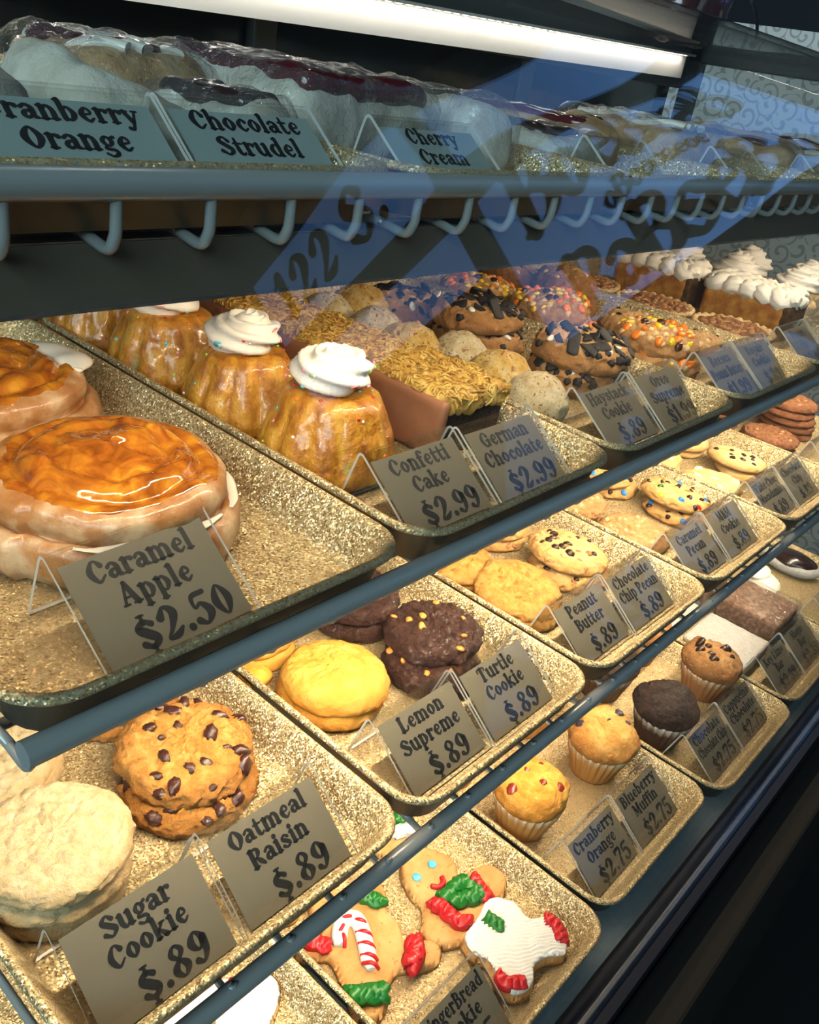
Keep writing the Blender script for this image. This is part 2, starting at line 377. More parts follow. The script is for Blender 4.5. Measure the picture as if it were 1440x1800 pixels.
_g('T', 1.22, '.6,1.34,.36 .6,.08,.36;.12,1.08,.2 .16,1.34,.16 1.06,1.34,.16 1.1,1.08,.2;.34,.06,.13 .88,.06,.13')
_g('W', 1.66, '.2,1.34,.34 .5,.08,.28;.82,1.3,.16 .5,.08,.16;.82,1.34,.32 1.14,.08,.26;1.46,1.34,.16 1.14,.08,.14;.0,1.36,.13 .44,1.36,.13;.66,1.36,.13 1.0,1.36,.13;1.3,1.36,.13 1.62,1.36,.13')
_g('&', 1.2, '1.05,.8,.16 .72,.2,.2 .36,.05,.22 .18,.36,.3 .52,.76,.22 .75,1.1,.26 .52,1.38,.18 .3,1.1,.28 .6,.6,.3 1.05,.08,.3')
_g('$', 1.0, '.8,.98,.24 .5,1.16,.18 .22,.92,.32 .5,.64,.36 .78,.34,.32 .5,.08,.18 .16,.28,.26;.5,1.42,.12 .5,1.1,.2;.5,.12,.2 .5,-.18,.12;.36,1.42,.1 .64,1.42,.1;.36,-.18,.1 .64,-.18,.1')
_g('.', .42, '.21,.14,.3 .22,.14,.3')
_g('0', 1.02, '.5,1.36,.1 .19,.7,.34 .5,.04,.1 .81,.7,.34 .5,1.36,.1')
_g('1', .74, '.08,1.1,.12 .4,1.34,.2;.4,1.32,.34 .4,.06,.34;.1,.06,.12 .7,.06,.12')
_g('2', 1.04, '.2,1.02,.32 .48,1.38,.14 .8,1.04,.36 .48,.46,.18 .16,.1,.12 .6,.12,.26 .92,.34,.12')
_g('3', 1.0, '.18,1.12,.28 .5,1.38,.14 .78,1.08,.32 .45,.76,.12 .82,.4,.36 .5,.04,.14 .16,.26,.3')
_g('5', 1.02, '.88,1.36,.2 .3,1.3,.2 .24,.8,.12 .56,.9,.18 .84,.45,.36 .5,.04,.14 .16,.24,.3')
_g('7', .96, '.14,1.04,.12 .2,1.3,.26 .86,1.32,.2 .6,.7,.2 .44,.1,.36')
_g('8', 1.0, '.5,1.38,.12 .24,1.1,.24 .5,.76,.16 .79,.38,.32 .5,.03,.12 .2,.38,.32 .5,.76,.16 .76,1.1,.24 .5,1.38,.12')
_g('9', 1.02, '.78,.98,.3 .5,1.38,.12 .21,.98,.34 .5,.6,.12 .78,.98,.3;.82,1.0,.34 .76,.42,.28 .48,.05,.14 .2,.2,.28')
def glyph_geo(ch):
    adv, strokes = GL[ch]; V = []; Fc = []
    for st in strokes:
        P = np.array(st)
        if len(P) > 2:
            if np.allclose(P[0], P[-1]):
                Q = np.vstack([P[-2], P, P[1]]); out = []
                for i in range(1, len(Q)-2):
                    for t in np.linspace(0, 1, 7, endpoint=False):
                        a, b, c, d = Q[i-1], Q[i], Q[i+1], Q[i+2]
                        out.append(.5*((2*b)+(c-a)*t+(2*a-5*b+4*c-d)*t*t+(3*b-a-3*c+d)*t**3))
                out.append(P[-1]); P = np.array(out)
            else: P = smoothpath(P, 6)
        D = np.gradient(P[:, :2], axis=0); D /= np.linalg.norm(D, axis=1)[:, None]+1e-12
        N = np.stack([-D[:, 1], D[:, 0]], 1); w = P[:, 2:3]/2*1.16
        n0 = len(V); L = P[:, :2]+N*w; Rg = P[:, :2]-N*w
        for l, r in zip(L, Rg): V += [l, r]
        for i in range(len(P)-1): Fc.append((n0+2*i, n0+2*i+1, n0+2*i+3, n0+2*i+2))
        for e, s in ((0, -1), (-1, 1)):          # soft round ends
            n1 = len(V); a0 = math.atan2(N[e][1], N[e][0])
            ar = np.linspace(a0, a0+s*-PI, 7) if s > 0 else np.linspace(a0, a0+PI, 7)
            for a in ar: V.append(P[e][:2]+w[e]*np.array([math.cos(a), math.sin(a)]))
            Fc.append(tuple(range(n1, n1+7)))
    return adv, np.array(V), Fc
_GC = {}
def line_geo(text, h, maxw, track=.04):
    """flat lettering centred on x=0, baseline y=0; h = height of a capital"""
    parts = []; x = 0
    for ch in text:
        if ch == ' ': x += .5; continue
        if ch not in _GC: _GC[ch] = glyph_geo(ch)
        adv, V, Fc = _GC[ch]; parts.append((V+[x, 0], Fc)); x += adv+track
    V, Fc = join(parts); s = h/1.4; sx = min(s, maxw/x)
    V[:, 0] = (V[:, 0]-x/2)*sx; V[:, 1] *= s
    return V, Fc

# ------------------------------------------------------------------ price signs
SW, SRUN, SH = .0895, .054, .041          # width, run and height of a folded acrylic sign
SLEN = math.hypot(SRUN, SH); SUX = np.array([0, SRUN/SLEN, SH/SLEN]); SN = np.array([0, -SH/SLEN, SRUN/SLEN])
def _stand_mesh():
    t = .0017; r = .004
    a0 = math.atan2(SH, SRUN)
    # centre line in (y, z): up the face, round the fold, down the rear leg
    c = [(0, 0)]; apex = np.array([SRUN, SH]); dirf = np.array([math.cos(a0), math.sin(a0)])
    back = np.array([.012, -.037]); back /= np.linalg.norm(back)
    p1 = apex-dirf*.005; p2 = apex+back*.005
    for q in np.linspace(0, 1, 7): c.append(tuple((1-q)**2*p1+2*q*(1-q)*apex+q*q*p2))
    c.append((SRUN+.013, .0005))
    c = np.array(c); D = np.gradient(c, axis=0); D /= np.linalg.norm(D, axis=1)[:, None]; N = np.stack([-D[:, 1], D[:, 0]], 1)
    o = c+N*t/2; i = c-N*t/2; n = len(c); V = []; Fc = []; mi = []
    for x in (0, SW):
        V += [(x, *p) for p in o]+[(x, *p) for p in i]
    k = 2*n
    for j in range(n-1):
        Fc += [(j, j+1, k+j+1, k+j), (n+j, k+n+j, k+n+j+1, n+j+1)]; mi += [0, 0]
        Fc += [(j, n+j, n+j+1, j+1), (k+j, k+j+1, k+n+j+1, k+n+j)]; mi += [1, 1]
    Fc += [(0, k, k+n, n), (n-1, 2*n-1, k+2*n-1, k+n-1)]; mi += [1, 1]
    me = mesh('acrylic_stand', V, Fc, [ACRYL, ACRYL_EDGE], smooth=False, mi=mi); return me
STAND = _stand_mesh()
def face_pt(u, v, off):
    return np.array([u, 0, 0])+SUX*v+SN*off
CH = SLEN*.87
def _card_mesh(mat=CARD):
    V = []
    for off in (-.0017, -.0013):
        for u, v in ((.004, .003), (SW-.004, .003), (SW-.004, CH), (.004, CH)): V.append(face_pt(u, v, off))
    return mesh('price_card', V, [(3, 2, 1, 0), (4, 5, 6, 7), (0, 1, 5, 4), (1, 2, 6, 5), (2, 3, 7, 6), (3, 0, 4, 7)], mat, smooth=False)
CARDM = _card_mesh(); CARDM_DAYLIT = _card_mesh(CARD_DAYLIT)
def price_sign(loc, lines, price, label, rz=0.0, group=None, drop=0):
    root = obj('price_sign', None, loc=loc, rot=(0, 0, rz), label=label, cat='sign', group=group)
    obj('acrylic_stand', STAND, root)
    if lines is None: return root
    card = obj('price_card', CARDM if price else CARDM_DAYLIT, root)
    parts = []; tw = SW-.016
    hs, y, dy = (.0112, CH-.0140, .0152) if price else (.0102, CH-.0105, .0142)
    for ln in lines:
        V, Fc = line_geo(ln, hs, tw); parts.append((V+[0, y], Fc)); y -= dy
    if price:
        V, Fc = line_geo(price, .0168, tw*.92, .06); parts.append((V+[.006, .0062], Fc))
    V, Fc = join(parts)
    V3 = np.array([face_pt(SW/2+p[0], p[1], .0-.00115) for p in V])
    obj('lettering', mesh('lettering', V3, Fc, INK, smooth=False), card)
    return root

# ------------------------------------------------------------------ trays
TW, TL, TD = .229, .44, .026
def rrect(x0, x1, y0, y1, r, z, n=7):
    out = []
    for cx, cy, a0 in ((x1-r, y1-r, 0), (x0+r, y1-r, PI/2), (x0+r, y0+r, PI), (x1-r, y0+r, 1.5*PI)):
        for a in np.linspace(a0, a0+PI/2, n): out.append((cx+r*math.cos(a), cy+r*math.sin(a), z))
    return out
def _tray_mesh():
    L = [(.010, -TD-.0008, .022), (.0055, -.006, .026), (.004, -.0045, .027), (.0005, -.0042, .028), (0, -.003, .028), (.0005, -.0008, .028), (.002, 0, .027),
         (.004, -.0004, .026), (.0065, -.004, .025), (.0145, -TD+.005, .022), (.0165, -TD+.0015, .020), (.020, -TD, .017)]
    V = []; Fc = []
    for ins, z, r in L: V += rrect(-TW+ins, -ins, ins, TL-ins, r, z)
    m = 28
    for i in range(len(L)-1):
        for j in range(m):
            k = (j+1) % m; Fc.append((i*m+j, i*m+k, (i+1)*m+k, (i+1)*m+j))
    Fc.append(tuple(range(m-1, -1, -1))); Fc.append(tuple((len(L)-1)*m+j for j in range(m)))
    return mesh('sheet_tray', V, Fc, [GOLD, TRAY_UNDER], mi=[1]*(2*m)+[0]*((len(L)-3)*m)+[1, 0])
TRAYM = _tray_mesh()
def tray(x, y, z, label, group=None):
    o = obj('sheet_tray', TRAYM, loc=(x, y, z), label=label, cat='tray', group=group)
    b = o.modifiers.new('b', 'EDGE_SPLIT') if False else None
    return o

# ------------------------------------------------------------------ the case
XL, XR, YB = -.62, 1.205, .47
def wire_shelf(x0, x1, yf, zrod, zw, label, first):
    root = obj('wire_shelf', None, loc=(x0, yf, zw), label=label, cat='shelf')
    def part(nm, path, r): 
        V, Fc = sweep(np.asarray(path)-np.array([x0, yf, zw]), r, 10); return obj(nm, mesh(nm, V, Fc, STEEL), root)
    part('front_rod', [(x0, yf, zrod), ((x0+x1)/2, yf, zrod), (x1, yf, zrod)], .006)
    part('rear_rod', [(x0, YB-.02, zw-.004), (x1, YB-.02, zw-.004)], .004)
    part('support_rod', [(x0, yf+.035, zw-.0045), (x1, yf+.035, zw-.0045)], .0028)
    x = first
    path = smoothpath([(0, YB-.02, 0), (0, yf+.06, 0), (0, yf+.022, -.0005), (0, yf+.006, -.002), (0, yf+.001, .003), (0, yf, .009), (0, yf, zrod-zw)], 5)
    V, Fc = sweep(path-np.array([0, yf, 0]), .0024, 8)
    me = mesh('cross_wire', V, Fc, STEEL)
    while x < x1:
        obj('cross_wire', me, root, loc=(x-x0, 0, 0)); x += .0415
    return root
S4Z, S3Z, S2Z, S1Z = .611, .421, .2296, 0.0      # tray rims
wire_shelf(XL, XR-.02, .030, .6036, .5815, 'slate grey wire shelf at the top, under the strudels and pastries', -.6185)
wire_shelf(-.227, XR-.02, -.0094, .4010, .3915, 'slate grey wire shelf holding the caramel roll and confetti cake trays', -.2235)
wire_shelf(-.235, XR-.02, -.0458, .2022, .2000, 'slate grey wire shelf holding the sugar cookie and lemon cookie trays', -.2230)
# deck, rails, base
bbox('trim_1', XL, XR-.0, -.139, YB, -.046, -.0285, DECKM, kind='structure')
V, Fc = join([box(XL, XR, -.153, -.141, -.052, -.031), box(XL, XR, -.170, -.158, -.055, -.034)])
obj('trim_2', mesh('trim_2', V, Fc, BLACKM, False), kind='structure')
bbox('trim_3', XL, XR, -.158, -.153, -.055, -.028, ALU, .0012, kind='structure')
bbox('trim_4', XL, XR, -.215, -.170, -.62, -.062, BASEM, .004, kind='structure')
# curved front glass running into the flat top
gp = smoothpath([(-.1555, -.03), (-.148, .1), (-.130, .22), (-.100, .33), (-.057, .44), (.0105, .59), (.045, .660), (.085, .705), (.135, .7225), (.2, .726), (.34, .7265), (YB+.006, .727)], 7)
D = np.gradient(gp, axis=0); D /= np.linalg.norm(D, axis=1)[:, None]; N = np.stack([D[:, 1], -D[:, 0]], 1)
V = []; Fc = []; n = len(gp); gi = gp-N*.005
for x in (XL, XR-.016): V += [(x, *p) for p in gp]+[(x, *p) for p in gi]
k = 2*n
for j in range(n-1):
    Fc += [(j, k+j, k+j+1, j+1), (n+j, n+j+1, k+n+j+1, k+n+j), (j, j+1, n+j+1, n+j), (k+j, k+n+j, k+n+j+1, k+j+1)]
Fc += [(0, n, k+n, k), (n-1, k+n-1, k+2*n-1, 2*n-1)]
_V = np.array(V); _F = []; _W = []          # every face group keeps its own corners so that the pane stays optically flat along its length
for _q, _f in enumerate(Fc):
    _b = 0 if _q < 4*(n-1) and _q % 4 < 2 else 1
    if _b: _F.append(tuple(range(2*k+len(_W), 2*k+len(_W)+len(_f)))); _W += [_V[_i] for _i in _f]
    else: _F.append(_f)
V = np.vstack([_V, np.array(_W)]); Fc = _F
obj('display_glass', mesh('display_glass', V, Fc, GLASS), label='curved clear front glass of the bakery case', cat='glass')
# right end: pane, posts and top rail; back: sliding doors
fr = obj('end_frame', None, loc=(XR, YB, -.03), label='dark slim frame and pane closing the far end of the case', cat='frame')
pane = [(-.14, 0)] + [(p[0]+.012, p[1]+.03) for p in gp[::6] if p[1] > 0] + [(YB, .75), (YB, 0)]
P = np.array(pane); V = [(0, y-YB, z) for y, z in P]+[(.005, y-YB, z) for y, z in P]; m = len(P)
Fc = [tuple(range(m)), tuple(range(2*m-1, m-1, -1))]+[(i, m+i, m+(i+1) % m, (i+1) % m) for i in range(m)]
obj('end_pane', mesh('end_pane', V, Fc, GLASS, False), fr)
bbox('rear_post', -.012, .012, -.006, .022, 0, .775, STEEL_DARK, .002, parent=fr)
V, Fc = sweep(np.array([(0, y-YB, z) for y, z in pane[1:-1]]), .006, 8); obj('top_edge', mesh('top_edge', V, Fc, STEEL_DARK), fr)
bbox('top_rail', -.012, .012, -.36, .02, .742, .765, STEEL_DARK, .002, parent=fr)
dr = obj('sliding_doors', None, loc=(XL, YB+.02, -.03), label='dark sliding rear doors behind the top shelf pastries', cat='door')
DG = plain('dark_door_panel', (.022, .028, .03), .12, 0, coat_weight=.3)
wd = (XR-XL-.02)/4
for i in range(4):
    p_ = bbox('door_panel', i*wd, i*wd+wd*.97, .0+.008*(i % 2), .006+.008*(i % 2), 0, .70, DG, parent=dr)
    bbox('door_stile', i*wd-.012, i*wd+.016, -.004, .016, 0, .70, STEEL_DARK, .002, parent=dr)
bbox('header_rail', 0, XR-XL, -.004, .03, .70, .775, STEEL_DARK, .002, parent=dr)

# ------------------------------------------------------------------ LED bars
def led_bar(x0, x1, y, z, m_led, label, slope=0.0, face=(0, 0, -1), housing=STEEL_DARK, pitch=.0166):
    root = obj('led_light_bar', None, loc=(x0, y, z), rot=(0, -slope, 0), label=label, cat='light')
    L = x1-x0
    fx = np.array(face, float); fx /= np.linalg.norm(fx)
    V, Fc = box(0, L, -.006, .006, 0, .004); obj('housing', mesh('housing', V, Fc, housing, False), root)
    V = []; Fc = []; x = .01; side = np.cross(fx, [1, 0, 0])
    while x < L-.01:
        n0 = len(V); c = np.array([x, 0, -.0008])
        for a, b in ((-1, -1), (1, -1), (1, 1), (-1, 1)): V.append(c+np.array([1, 0, 0])*a*.0026+side*b*.0026)
        Fc.append((n0, n0+1, n0+2, n0+3)); x += pitch
    o = obj('led_chips', mesh('led_chips', V, Fc, m_led, False), root, kind='stuff')
    return root
E3 = emit('led_upper', LED_WARM, LED_UPPER); E2 = emit('led_middle', LED_WARM, LED_MIDDLE); E1 = emit('led_lower', LED_WARM, LED_LOWER); E4 = emit('led_top', LED_COOL, LED_TOP)
val = obj('light_valance', None, loc=(XL, .05, .553), label='grey sheet metal light shade hanging under the top shelf', cat='lampshade')
bbox('face_plate', 0, XR-XL-.02, -.0015, .0, 0, .0254, VALANCE, parent=val)
bbox('lip', 0, XR-XL-.02, -.0022, .0005, -.0012, .0004, ALU, parent=val)
led_bar(-.5, 1.19, .0585, .5742, E3, 'row of warm lights behind the grey shade under the top shelf', face=(0, .5, -.86))
led_bar(-.21, 1.19, .035, .381, E2, 'row of warm lights under the caramel roll shelf', face=(0, .45, -.89))
led_bar(-.21, 1.19, -.005, .189, E1, 'row of warm lights under the sugar cookie shelf', face=(0, .4, -.92))
# luminous bar at the rear top of the case
tb = obj('rear_light_bar', None, loc=(.30, YB-.035, .6795), rot=(0, -.026, 0), label='long white light bar glowing along the rear top of the case', cat='light')
WHITEM = plain('white_reflector', (.8, .76, .70), .4)
V, Fc = box(-.4, .80, 0, .03, -.009, .0); obj('reflector', mesh('reflector', *join([box(-.4, .80, .012, .03, -.016, .016), box(-.4, .80, -.004, .03, .016, .019)]), WHITEM, False), tb)
V = []; Fc = []
for i in range(75):
    x = -.39+i*.0158; n0 = len(V)
    for a, b in ((-1, -1), (1, -1), (1, 1), (-1, 1)): V.append((x+a*.0026, b*.0026+.004, .0155))
    Fc.append((n0, n0+1, n0+2, n0+3))
obj('led_chips', mesh('led_chips', V, Fc, E4, False), tb, kind='stuff')

# ------------------------------------------------------------------ the room
FZ, CZ = -.62, 3.6
WALLM = plain('dark_plaster', (.018, .022, .03), .85); FLOORM = plain('dark_floor', (.005, .0045, .004), .8, specular_ior_level=.2); CEILM = plain('dim_ceiling', (.016, .018, .022), .85)
bbox('floor', -3.6, 4.2, -5.2, 2.3, FZ-.05, FZ, FLOORM, kind='structure')
bbox('ceiling', -3.6, 4.2, -5.2, 2.3, CZ, CZ+.05, CEILM, kind='structure')
bbox('wall_back', -3.6, 4.2, 2.2, 2.3, FZ, CZ, plain('navy_wall', (.02, .035, .075), .7), kind='structure')
bbox('wall_street', -3.6, 4.2, -5.2, -5.1, FZ, CZ, WALLM, kind='structure')
# front wall with storefront window (x=4) ; openings: y from WY0 to WY1, transom and main lights
def wall_x(name, x0, x1, yspan, holes, m):
    ys = sorted({yspan[0], yspan[1]} | {h[0] for h in holes} | {h[1] for h in holes}); zs = sorted({FZ, CZ} | {h[2] for h in holes} | {h[3] for h in holes})
    parts = []
    for a, b in zip(ys, ys[1:]):
        for c, d in zip(zs, zs[1:]):
            if not any(h[0] <= a and b <= h[1] and h[2] <= c and d <= h[3] for h in holes): parts.append(box(x0, x1, a, b, c, d))
    obj(name, mesh(name, *join(parts), m, False), kind='structure')
HOLES = [(-4.55, -2.62, 2.60, 3.22), (-2.46, -.35, 2.60, 3.22), (-4.55, -2.62, 2.0, 2.40), (-2.46, -.35, 1.36, 2.40)]
wall_x('wall_front', 4.0, 4.1, (-5.2, 2.3), HOLES, WALLM)
for h in HOLES: portal((4.0, (h[0]+h[1])/2, (h[2]+h[3])/2), (0, PI/2, 0), h[3]-h[2], h[1]-h[0])
FILL_HOLE = [(-4.6, .2, 1.5, 3.4)]  # added opening, out of view, lets in fill for signs and top shelf
wall_x('wall_left', -3.6, -3.5, (-5.2, 2.3), FILL_HOLE, WALLM)
portal((-3.5, -2.2, 2.45), (0, -PI/2, 0), 1.9, 4.8)
# window lettering, read from the street
def win_text(lines, name):
    parts = []
    for tx, h, mw, y, z, tr in lines:
        V, Fc = line_geo(tx, h, mw, tr); parts.append((np.column_stack([np.full(len(V), 3.99), y+V[:, 0], z+V[:, 1]]), Fc))
    return mesh(name, *join(parts), INK, False)
lampr = obj('wallpaper_fill_lamp', None, loc=(1.0, 1.0, 2.4), label='added round lamp, out of view, brightening the wallpaper beyond the case', cat='lamp')  # lamp added out of view to lift the wallpaper wall
obj('fill_lamp_shade', mesh('fill_lamp_shade', *lathe([(.001, .05), (.10, .05), (.12, .0), (.115, .0), (.09, .04), (.001, .04)], 32), WHITEM), lampr)
obj('fill_lamp_globe', mesh('fill_lamp_globe', *lathe([(.001, 0), (.10, .0), (.10, .004), (.001, .004)], 32), emit('fill_lamp_glow', (1, .93, .85), 28)), lampr)
bbox('fill_lamp_rod', -.006, .006, -.006, .006, .05, CZ-2.4, STEEL_DARK, parent=lampr)
W1 = win_text([('122 S.', .34, 1.3, -3.6, 2.72, .1)], 'window_lettering')
W2 = win_text([('BoeBsaB', .38, 1.75, -1.4, 1.98, -.20), ('oBoooaeoe', .12, 1.6, -1.4, 1.80, -.15), ('RaBseBo', .34, 1.75, -1.4, 1.41, -.20)], 'window_lettering')
# ------------------------------------------------------------------ bakery kinds: mesh + parts, reused by every copy
rnd = random.Random(4)
def disc(r, h, seed, bump=.0016, bscale=130, crack=0.0, cscale=90, edge=.35, wob=.035, dome=.0, nr=44, na=150, swirl=0, fine=.35):
    prof = [(.02, 0), (.5, 0), (.85, 0), (.95, .06), (.99, .22)]
    for t in np.linspace(0, 1, nr):                 # rounded shoulder then the top
        if t < edge:
            a = t/edge*PI/2; prof.append((1-.16*(1-math.cos(a)), .3+.62*math.sin(a)))
        else:
            q = (t-edge)/(1-edge); prof.append((.84*(1-q)+.004, .92+.08*(1-(1-q)**2)))
    prof = [(p[0]*r, p[1]*h) for p in prof]
    V, Fc = lathe(prof, na)
    a = np.arctan2(V[:, 1], V[:, 0]); rr = np.hypot(V[:, 0], V[:, 1])
    w = fbm(np.stack([np.cos(a), np.sin(a), 0*a], 1), 2.2, 3, seed)
    V[:, :2] *= (1+wob*w)[:, None]
    top = np.clip(V[:, 2]/h, 0, 1)
    d = bump*fbm(V, bscale, 4, seed+3)+fine*bump*fbm(V, bscale*2.6, 3, seed+31)+dome*h*np.clip(1-(rr/r)**2, 0, 1)
    if crack: d = d-crack*np.clip(fbm(V, cscale, 3, seed+9, True)-.25, 0, 1)
    if swirl: d = d+swirl*np.sin(rr/r*17+2*a+1.5*fbm(V, 60, 2, seed))*np.clip(1.1-rr/r, 0, 1)
    V[:, 2] += d*top**2
    N = V[:, :2]/(rr[:, None]+1e-9); V[:, :2] += N*(1.3*bump*fbm(V, bscale*1.3, 4, seed+5)*(top*(1-top)*4))[:, None]
    return V, Fc
def anchors(V, Fc, n, seed, rmax=.85, mind=.009, nz=.55, zmin=None):
    N = normals(V, Fc); r = np.hypot(V[:, 0], V[:, 1]); R0 = r.max()
    ok = np.where((N[:, 2] > nz) & (r < R0*rmax) & (V[:, 2] > (V[:, 2].max()*.45 if zmin is None else zmin)))[0]
    rg = random.Random(seed); out = []; tries = 0
    # even over the surface: draw a target point, take the nearest vertex
    while len(out) < n and tries < n*60:
        tries += 1; a = rg.uniform(0, 2*PI); q = R0*rmax*math.sqrt(rg.random())
        t = np.array([q*math.cos(a), q*math.sin(a)]); i = ok[np.argmin(((V[ok, :2]-t)**2).sum(1))]
        if all(np.linalg.norm(V[i]-V[j]) > mind for j in out): out.append(i)
    return [(Vector(V[i]), Vector(N[i])) for i in out]
def seat(p, nrm, rg, s=1.0, sink=0.0, tilt=.5):
    q = nrm.to_track_quat('Z', 'Y') @ Euler((rg.uniform(-tilt, tilt), rg.uniform(-tilt, tilt), rg.uniform(0, 6.28))).to_quaternion()
    return Matrix.Translation(p-nrm*sink) @ q.to_matrix().to_4x4() @ Matrix.Scale(s, 4)
KIND = {}
class K:
    def __init__(s, name, me): s.name = name; s.me = me; s.parts = []
def place(key, loc, rz=0.0, label=None, cat=None, group=None, tilt=(0, 0), scale=1.0):
    k = KIND[key]
    o = obj(k.name, k.me, loc=loc, rot=(tilt[0], tilt[1], rz), label=label, cat=cat, group=group)
    o.scale = (scale,)*3
    for nm, me, M, lab, knd in k.parts:
        c = obj(nm, me, o, label=lab, kind=knd); c.matrix_local = M
    return o
# small toppings
M_RAISIN = plain('raisin_skin', (.045, .012, .010), .35, bump=.6, bscale=700, coat_weight=.4)
M_CHOC = plain('dark_chocolate', (.030, .012, .008), .3, bump=.05)
M_CARAMELCHIP = plain('caramel_chip', (.62, .25, .04), .3, coat_weight=.3)
M_WHITECHOC = plain('white_chocolate', (.90, .78, .50), .35)
M_PECAN = plain('pecan_piece', (.36, .16, .06), .45, bump=.5, bscale=600, var=.3)
M_NUT = plain('pale_nut', (.72, .48, .24), .5, bump=.3, bscale=500, var=.25)
M_WAFER = plain('black_wafer', (.016, .015, .018), .55, bump=.8, bscale=900)
M_FILL = plain('white_wafer_cream', (.80, .77, .72), .5, bump=.3, bscale=500)
CAN = {c: plain('candy_'+c, v, .18, coat_weight=.6) for c, v in dict(blue=(.02, .22, .75), orange=(.85, .22, .02), red=(.55, .015, .02), green=(.04, .42, .08), yellow=(.9, .62, .02), brown=(.06, .02, .01), pink=(.9, .30, .40), white=(.9, .9, .88), aqua=(.12, .55, .70), lime=(.40, .70, .12)).items()}
def bm(name, mat, r, seed, amp=.25, sc_=1.2, n=8, squash=(1, 1, 1)): return mesh(name, *blob(r, seed, amp, sc_, n, squash), mat)
RAISIN = [bm('raisin', M_RAISIN, .0040, s, .35, 1.6, 9, (1.25, .85, .7)) for s in (1, 2, 3)]
CHUNK = [bm('chocolate_chip', M_CHOC, .0036, s, .25, .8, 7, (1.1, .9, .7)) for s in (4, 5)]
CARCH = [bm('caramel_chip', M_CARAMELCHIP, .0034, s, .25, .8, 7, (1.1, 1, .6)) for s in (6, 7)]
WCH = [bm('white_chocolate_chunk', M_WHITECHOC, .0062, s, .3, .7, 8, (1.3, .9, .5)) for s in (8, 9)]
PEC = [bm('pecan_piece', M_PECAN, .0038, s, .4, 1.3, 8, (1.3, .8, .6)) for s in (10, 11, 12)]
NUT = [bm('nut_piece', M_NUT, .0034, s, .35, 1.0, 7, (1.1, .9, .8)) for s in (13, 14)]
CANDY = {c: bm('candy_bit', CAN[c], .0042, 15, .0, 1, 8, (1, 1, .6)) for c in ('blue', 'orange', 'red', 'green', 'yellow', 'brown')}
CBIT = {c: bm('candy_bit', CAN[c], .0030, 16, .3, .8, 6, (1.2, .9, .75)) for c in ('orange', 'yellow', 'brown')}
def wafer(seed):
    V, Fc = rbox(.020, .013, .0034, .0012, 8); rg = random.Random(seed)
    V[:, 0] *= 1+.35*np.sin(V[:, 1]*160+seed); V[:, 2] += .0005*fbm(V, 260, 2, seed); return mesh('wafer_piece', V, Fc, M_WAFER)
WAF = [wafer(s) for s in (1, 2, 3)]
WCREAM = [bm('cream_filling', M_FILL, .0042, s, .35, 1.2, 7, (1.3, 1, .45)) for s in (20, 21)]
SPR = {c: mesh('sprinkle', *blob(.0013, 1, 0, 1, 5, (1, 1, .6)), CAN[c]) for c in ('pink', 'aqua', 'white', 'lime', 'orange', 'red')}
SPRD = {c: mesh('sprinkle', *lathe([(.0001, 0), (.0024, 0), (.0024, .0006), (.0001, .0006)], 14), CAN[c]) for c in ('aqua', 'lime', 'pink')}

def cookie(key, name, V, Fc, mat, tops, seed):
    """tops: list of (part name, meshes, how many, sink, scale range, rmax, min distance)"""
    k = K(name, mesh(name, V, Fc, mat)); rg = random.Random(seed)
    for pn, mes, n, sink, sr, rmax, mind in tops:
        for p, nn in anchors(V, Fc, n, rg.randint(0, 9999), rmax, mind):
            k.parts.append((pn, rg.choice(mes), seat(p, nn, rg, rg.uniform(*sr), sink), None, None))
    KIND[key] = k
B_SUGAR = baked('sugar_dough', (.60, .44, .23), (.70, .55, .33), (.78, .65, .44), (.56, .35, .14), .036, .050, 160, .7, 200, .7)
B_OAT = baked('oatmeal_dough', (.42, .17, .030), (.60, .29, .06), (.72, .42, .13), (.36, .13, .025), .030, .050, 140, .6, 300, .5)
B_LEMON = baked('lemon_dough', (.58, .29, .035), (.70, .40, .06), (.76, .48, .12), (.56, .23, .03), .026, .046, 60, .45, 220, .6)
B_TURTLE = baked('chocolate_dough', (.028, .010, .007), (.055, .020, .014), (.10, .042, .03), None, scale=150, bump=.8, bscale=280, rough=.38, coat=.15)
B_PB = baked('peanut_butter_dough', (.46, .20, .035), (.64, .34, .075), (.74, .46, .14), (.42, .19, .05), .03, .05, 120, .6, 260, .55)
B_PALE = baked('chip_dough', (.58, .33, .11), (.72, .46, .18), (.80, .58, .29), (.48, .23, .06), .028, .048, 110, .45, 260, .55)
B_PINK = baked('caramel_pecan_dough', (.46, .23, .085), (.62, .36, .15), (.74, .50, .26), (.40, .18, .06), .03, .048, 130, .6, 260, .55)
B_WHITE = baked('macadamia_dough', (.66, .42, .15), (.78, .56, .25), (.86, .70, .42), (.58, .30, .08), .03, .048, 80, .35, 240, .5)
B_BROWN = baked('brown_crinkle_dough', (.24, .085, .035), (.36, .15, .065), (.50, .25, .12), (.22, .08, .035), .03, .05, 150, .7, 260, .55)
B_MOUND = baked('royale_dough', (.34, .15, .05), (.50, .26, .10), (.64, .38, .18), (.30, .12, .04), .02, .04, 120, .8, 240, .5)
B_HAY = baked('haystack_dough', (.60, .42, .20), (.76, .62, .38), (.84, .74, .54), None, scale=120, bump=.8, bscale=280, rough=.6, speck=(.26, .11, .045))
B_HAY2 = baked('toasted_haystack_dough', (.62, .34, .07), (.78, .52, .16), (.82, .66, .36), None, scale=110, bump=.8, bscale=280, rough=.55, speck=(.30, .13, .05))
cookie('sugar', 'sugar_cookie', *disc(.0440, .0125, 1, .0024, 170, .0040, 170, wob=.02, dome=.10), B_SUGAR, [], 1)
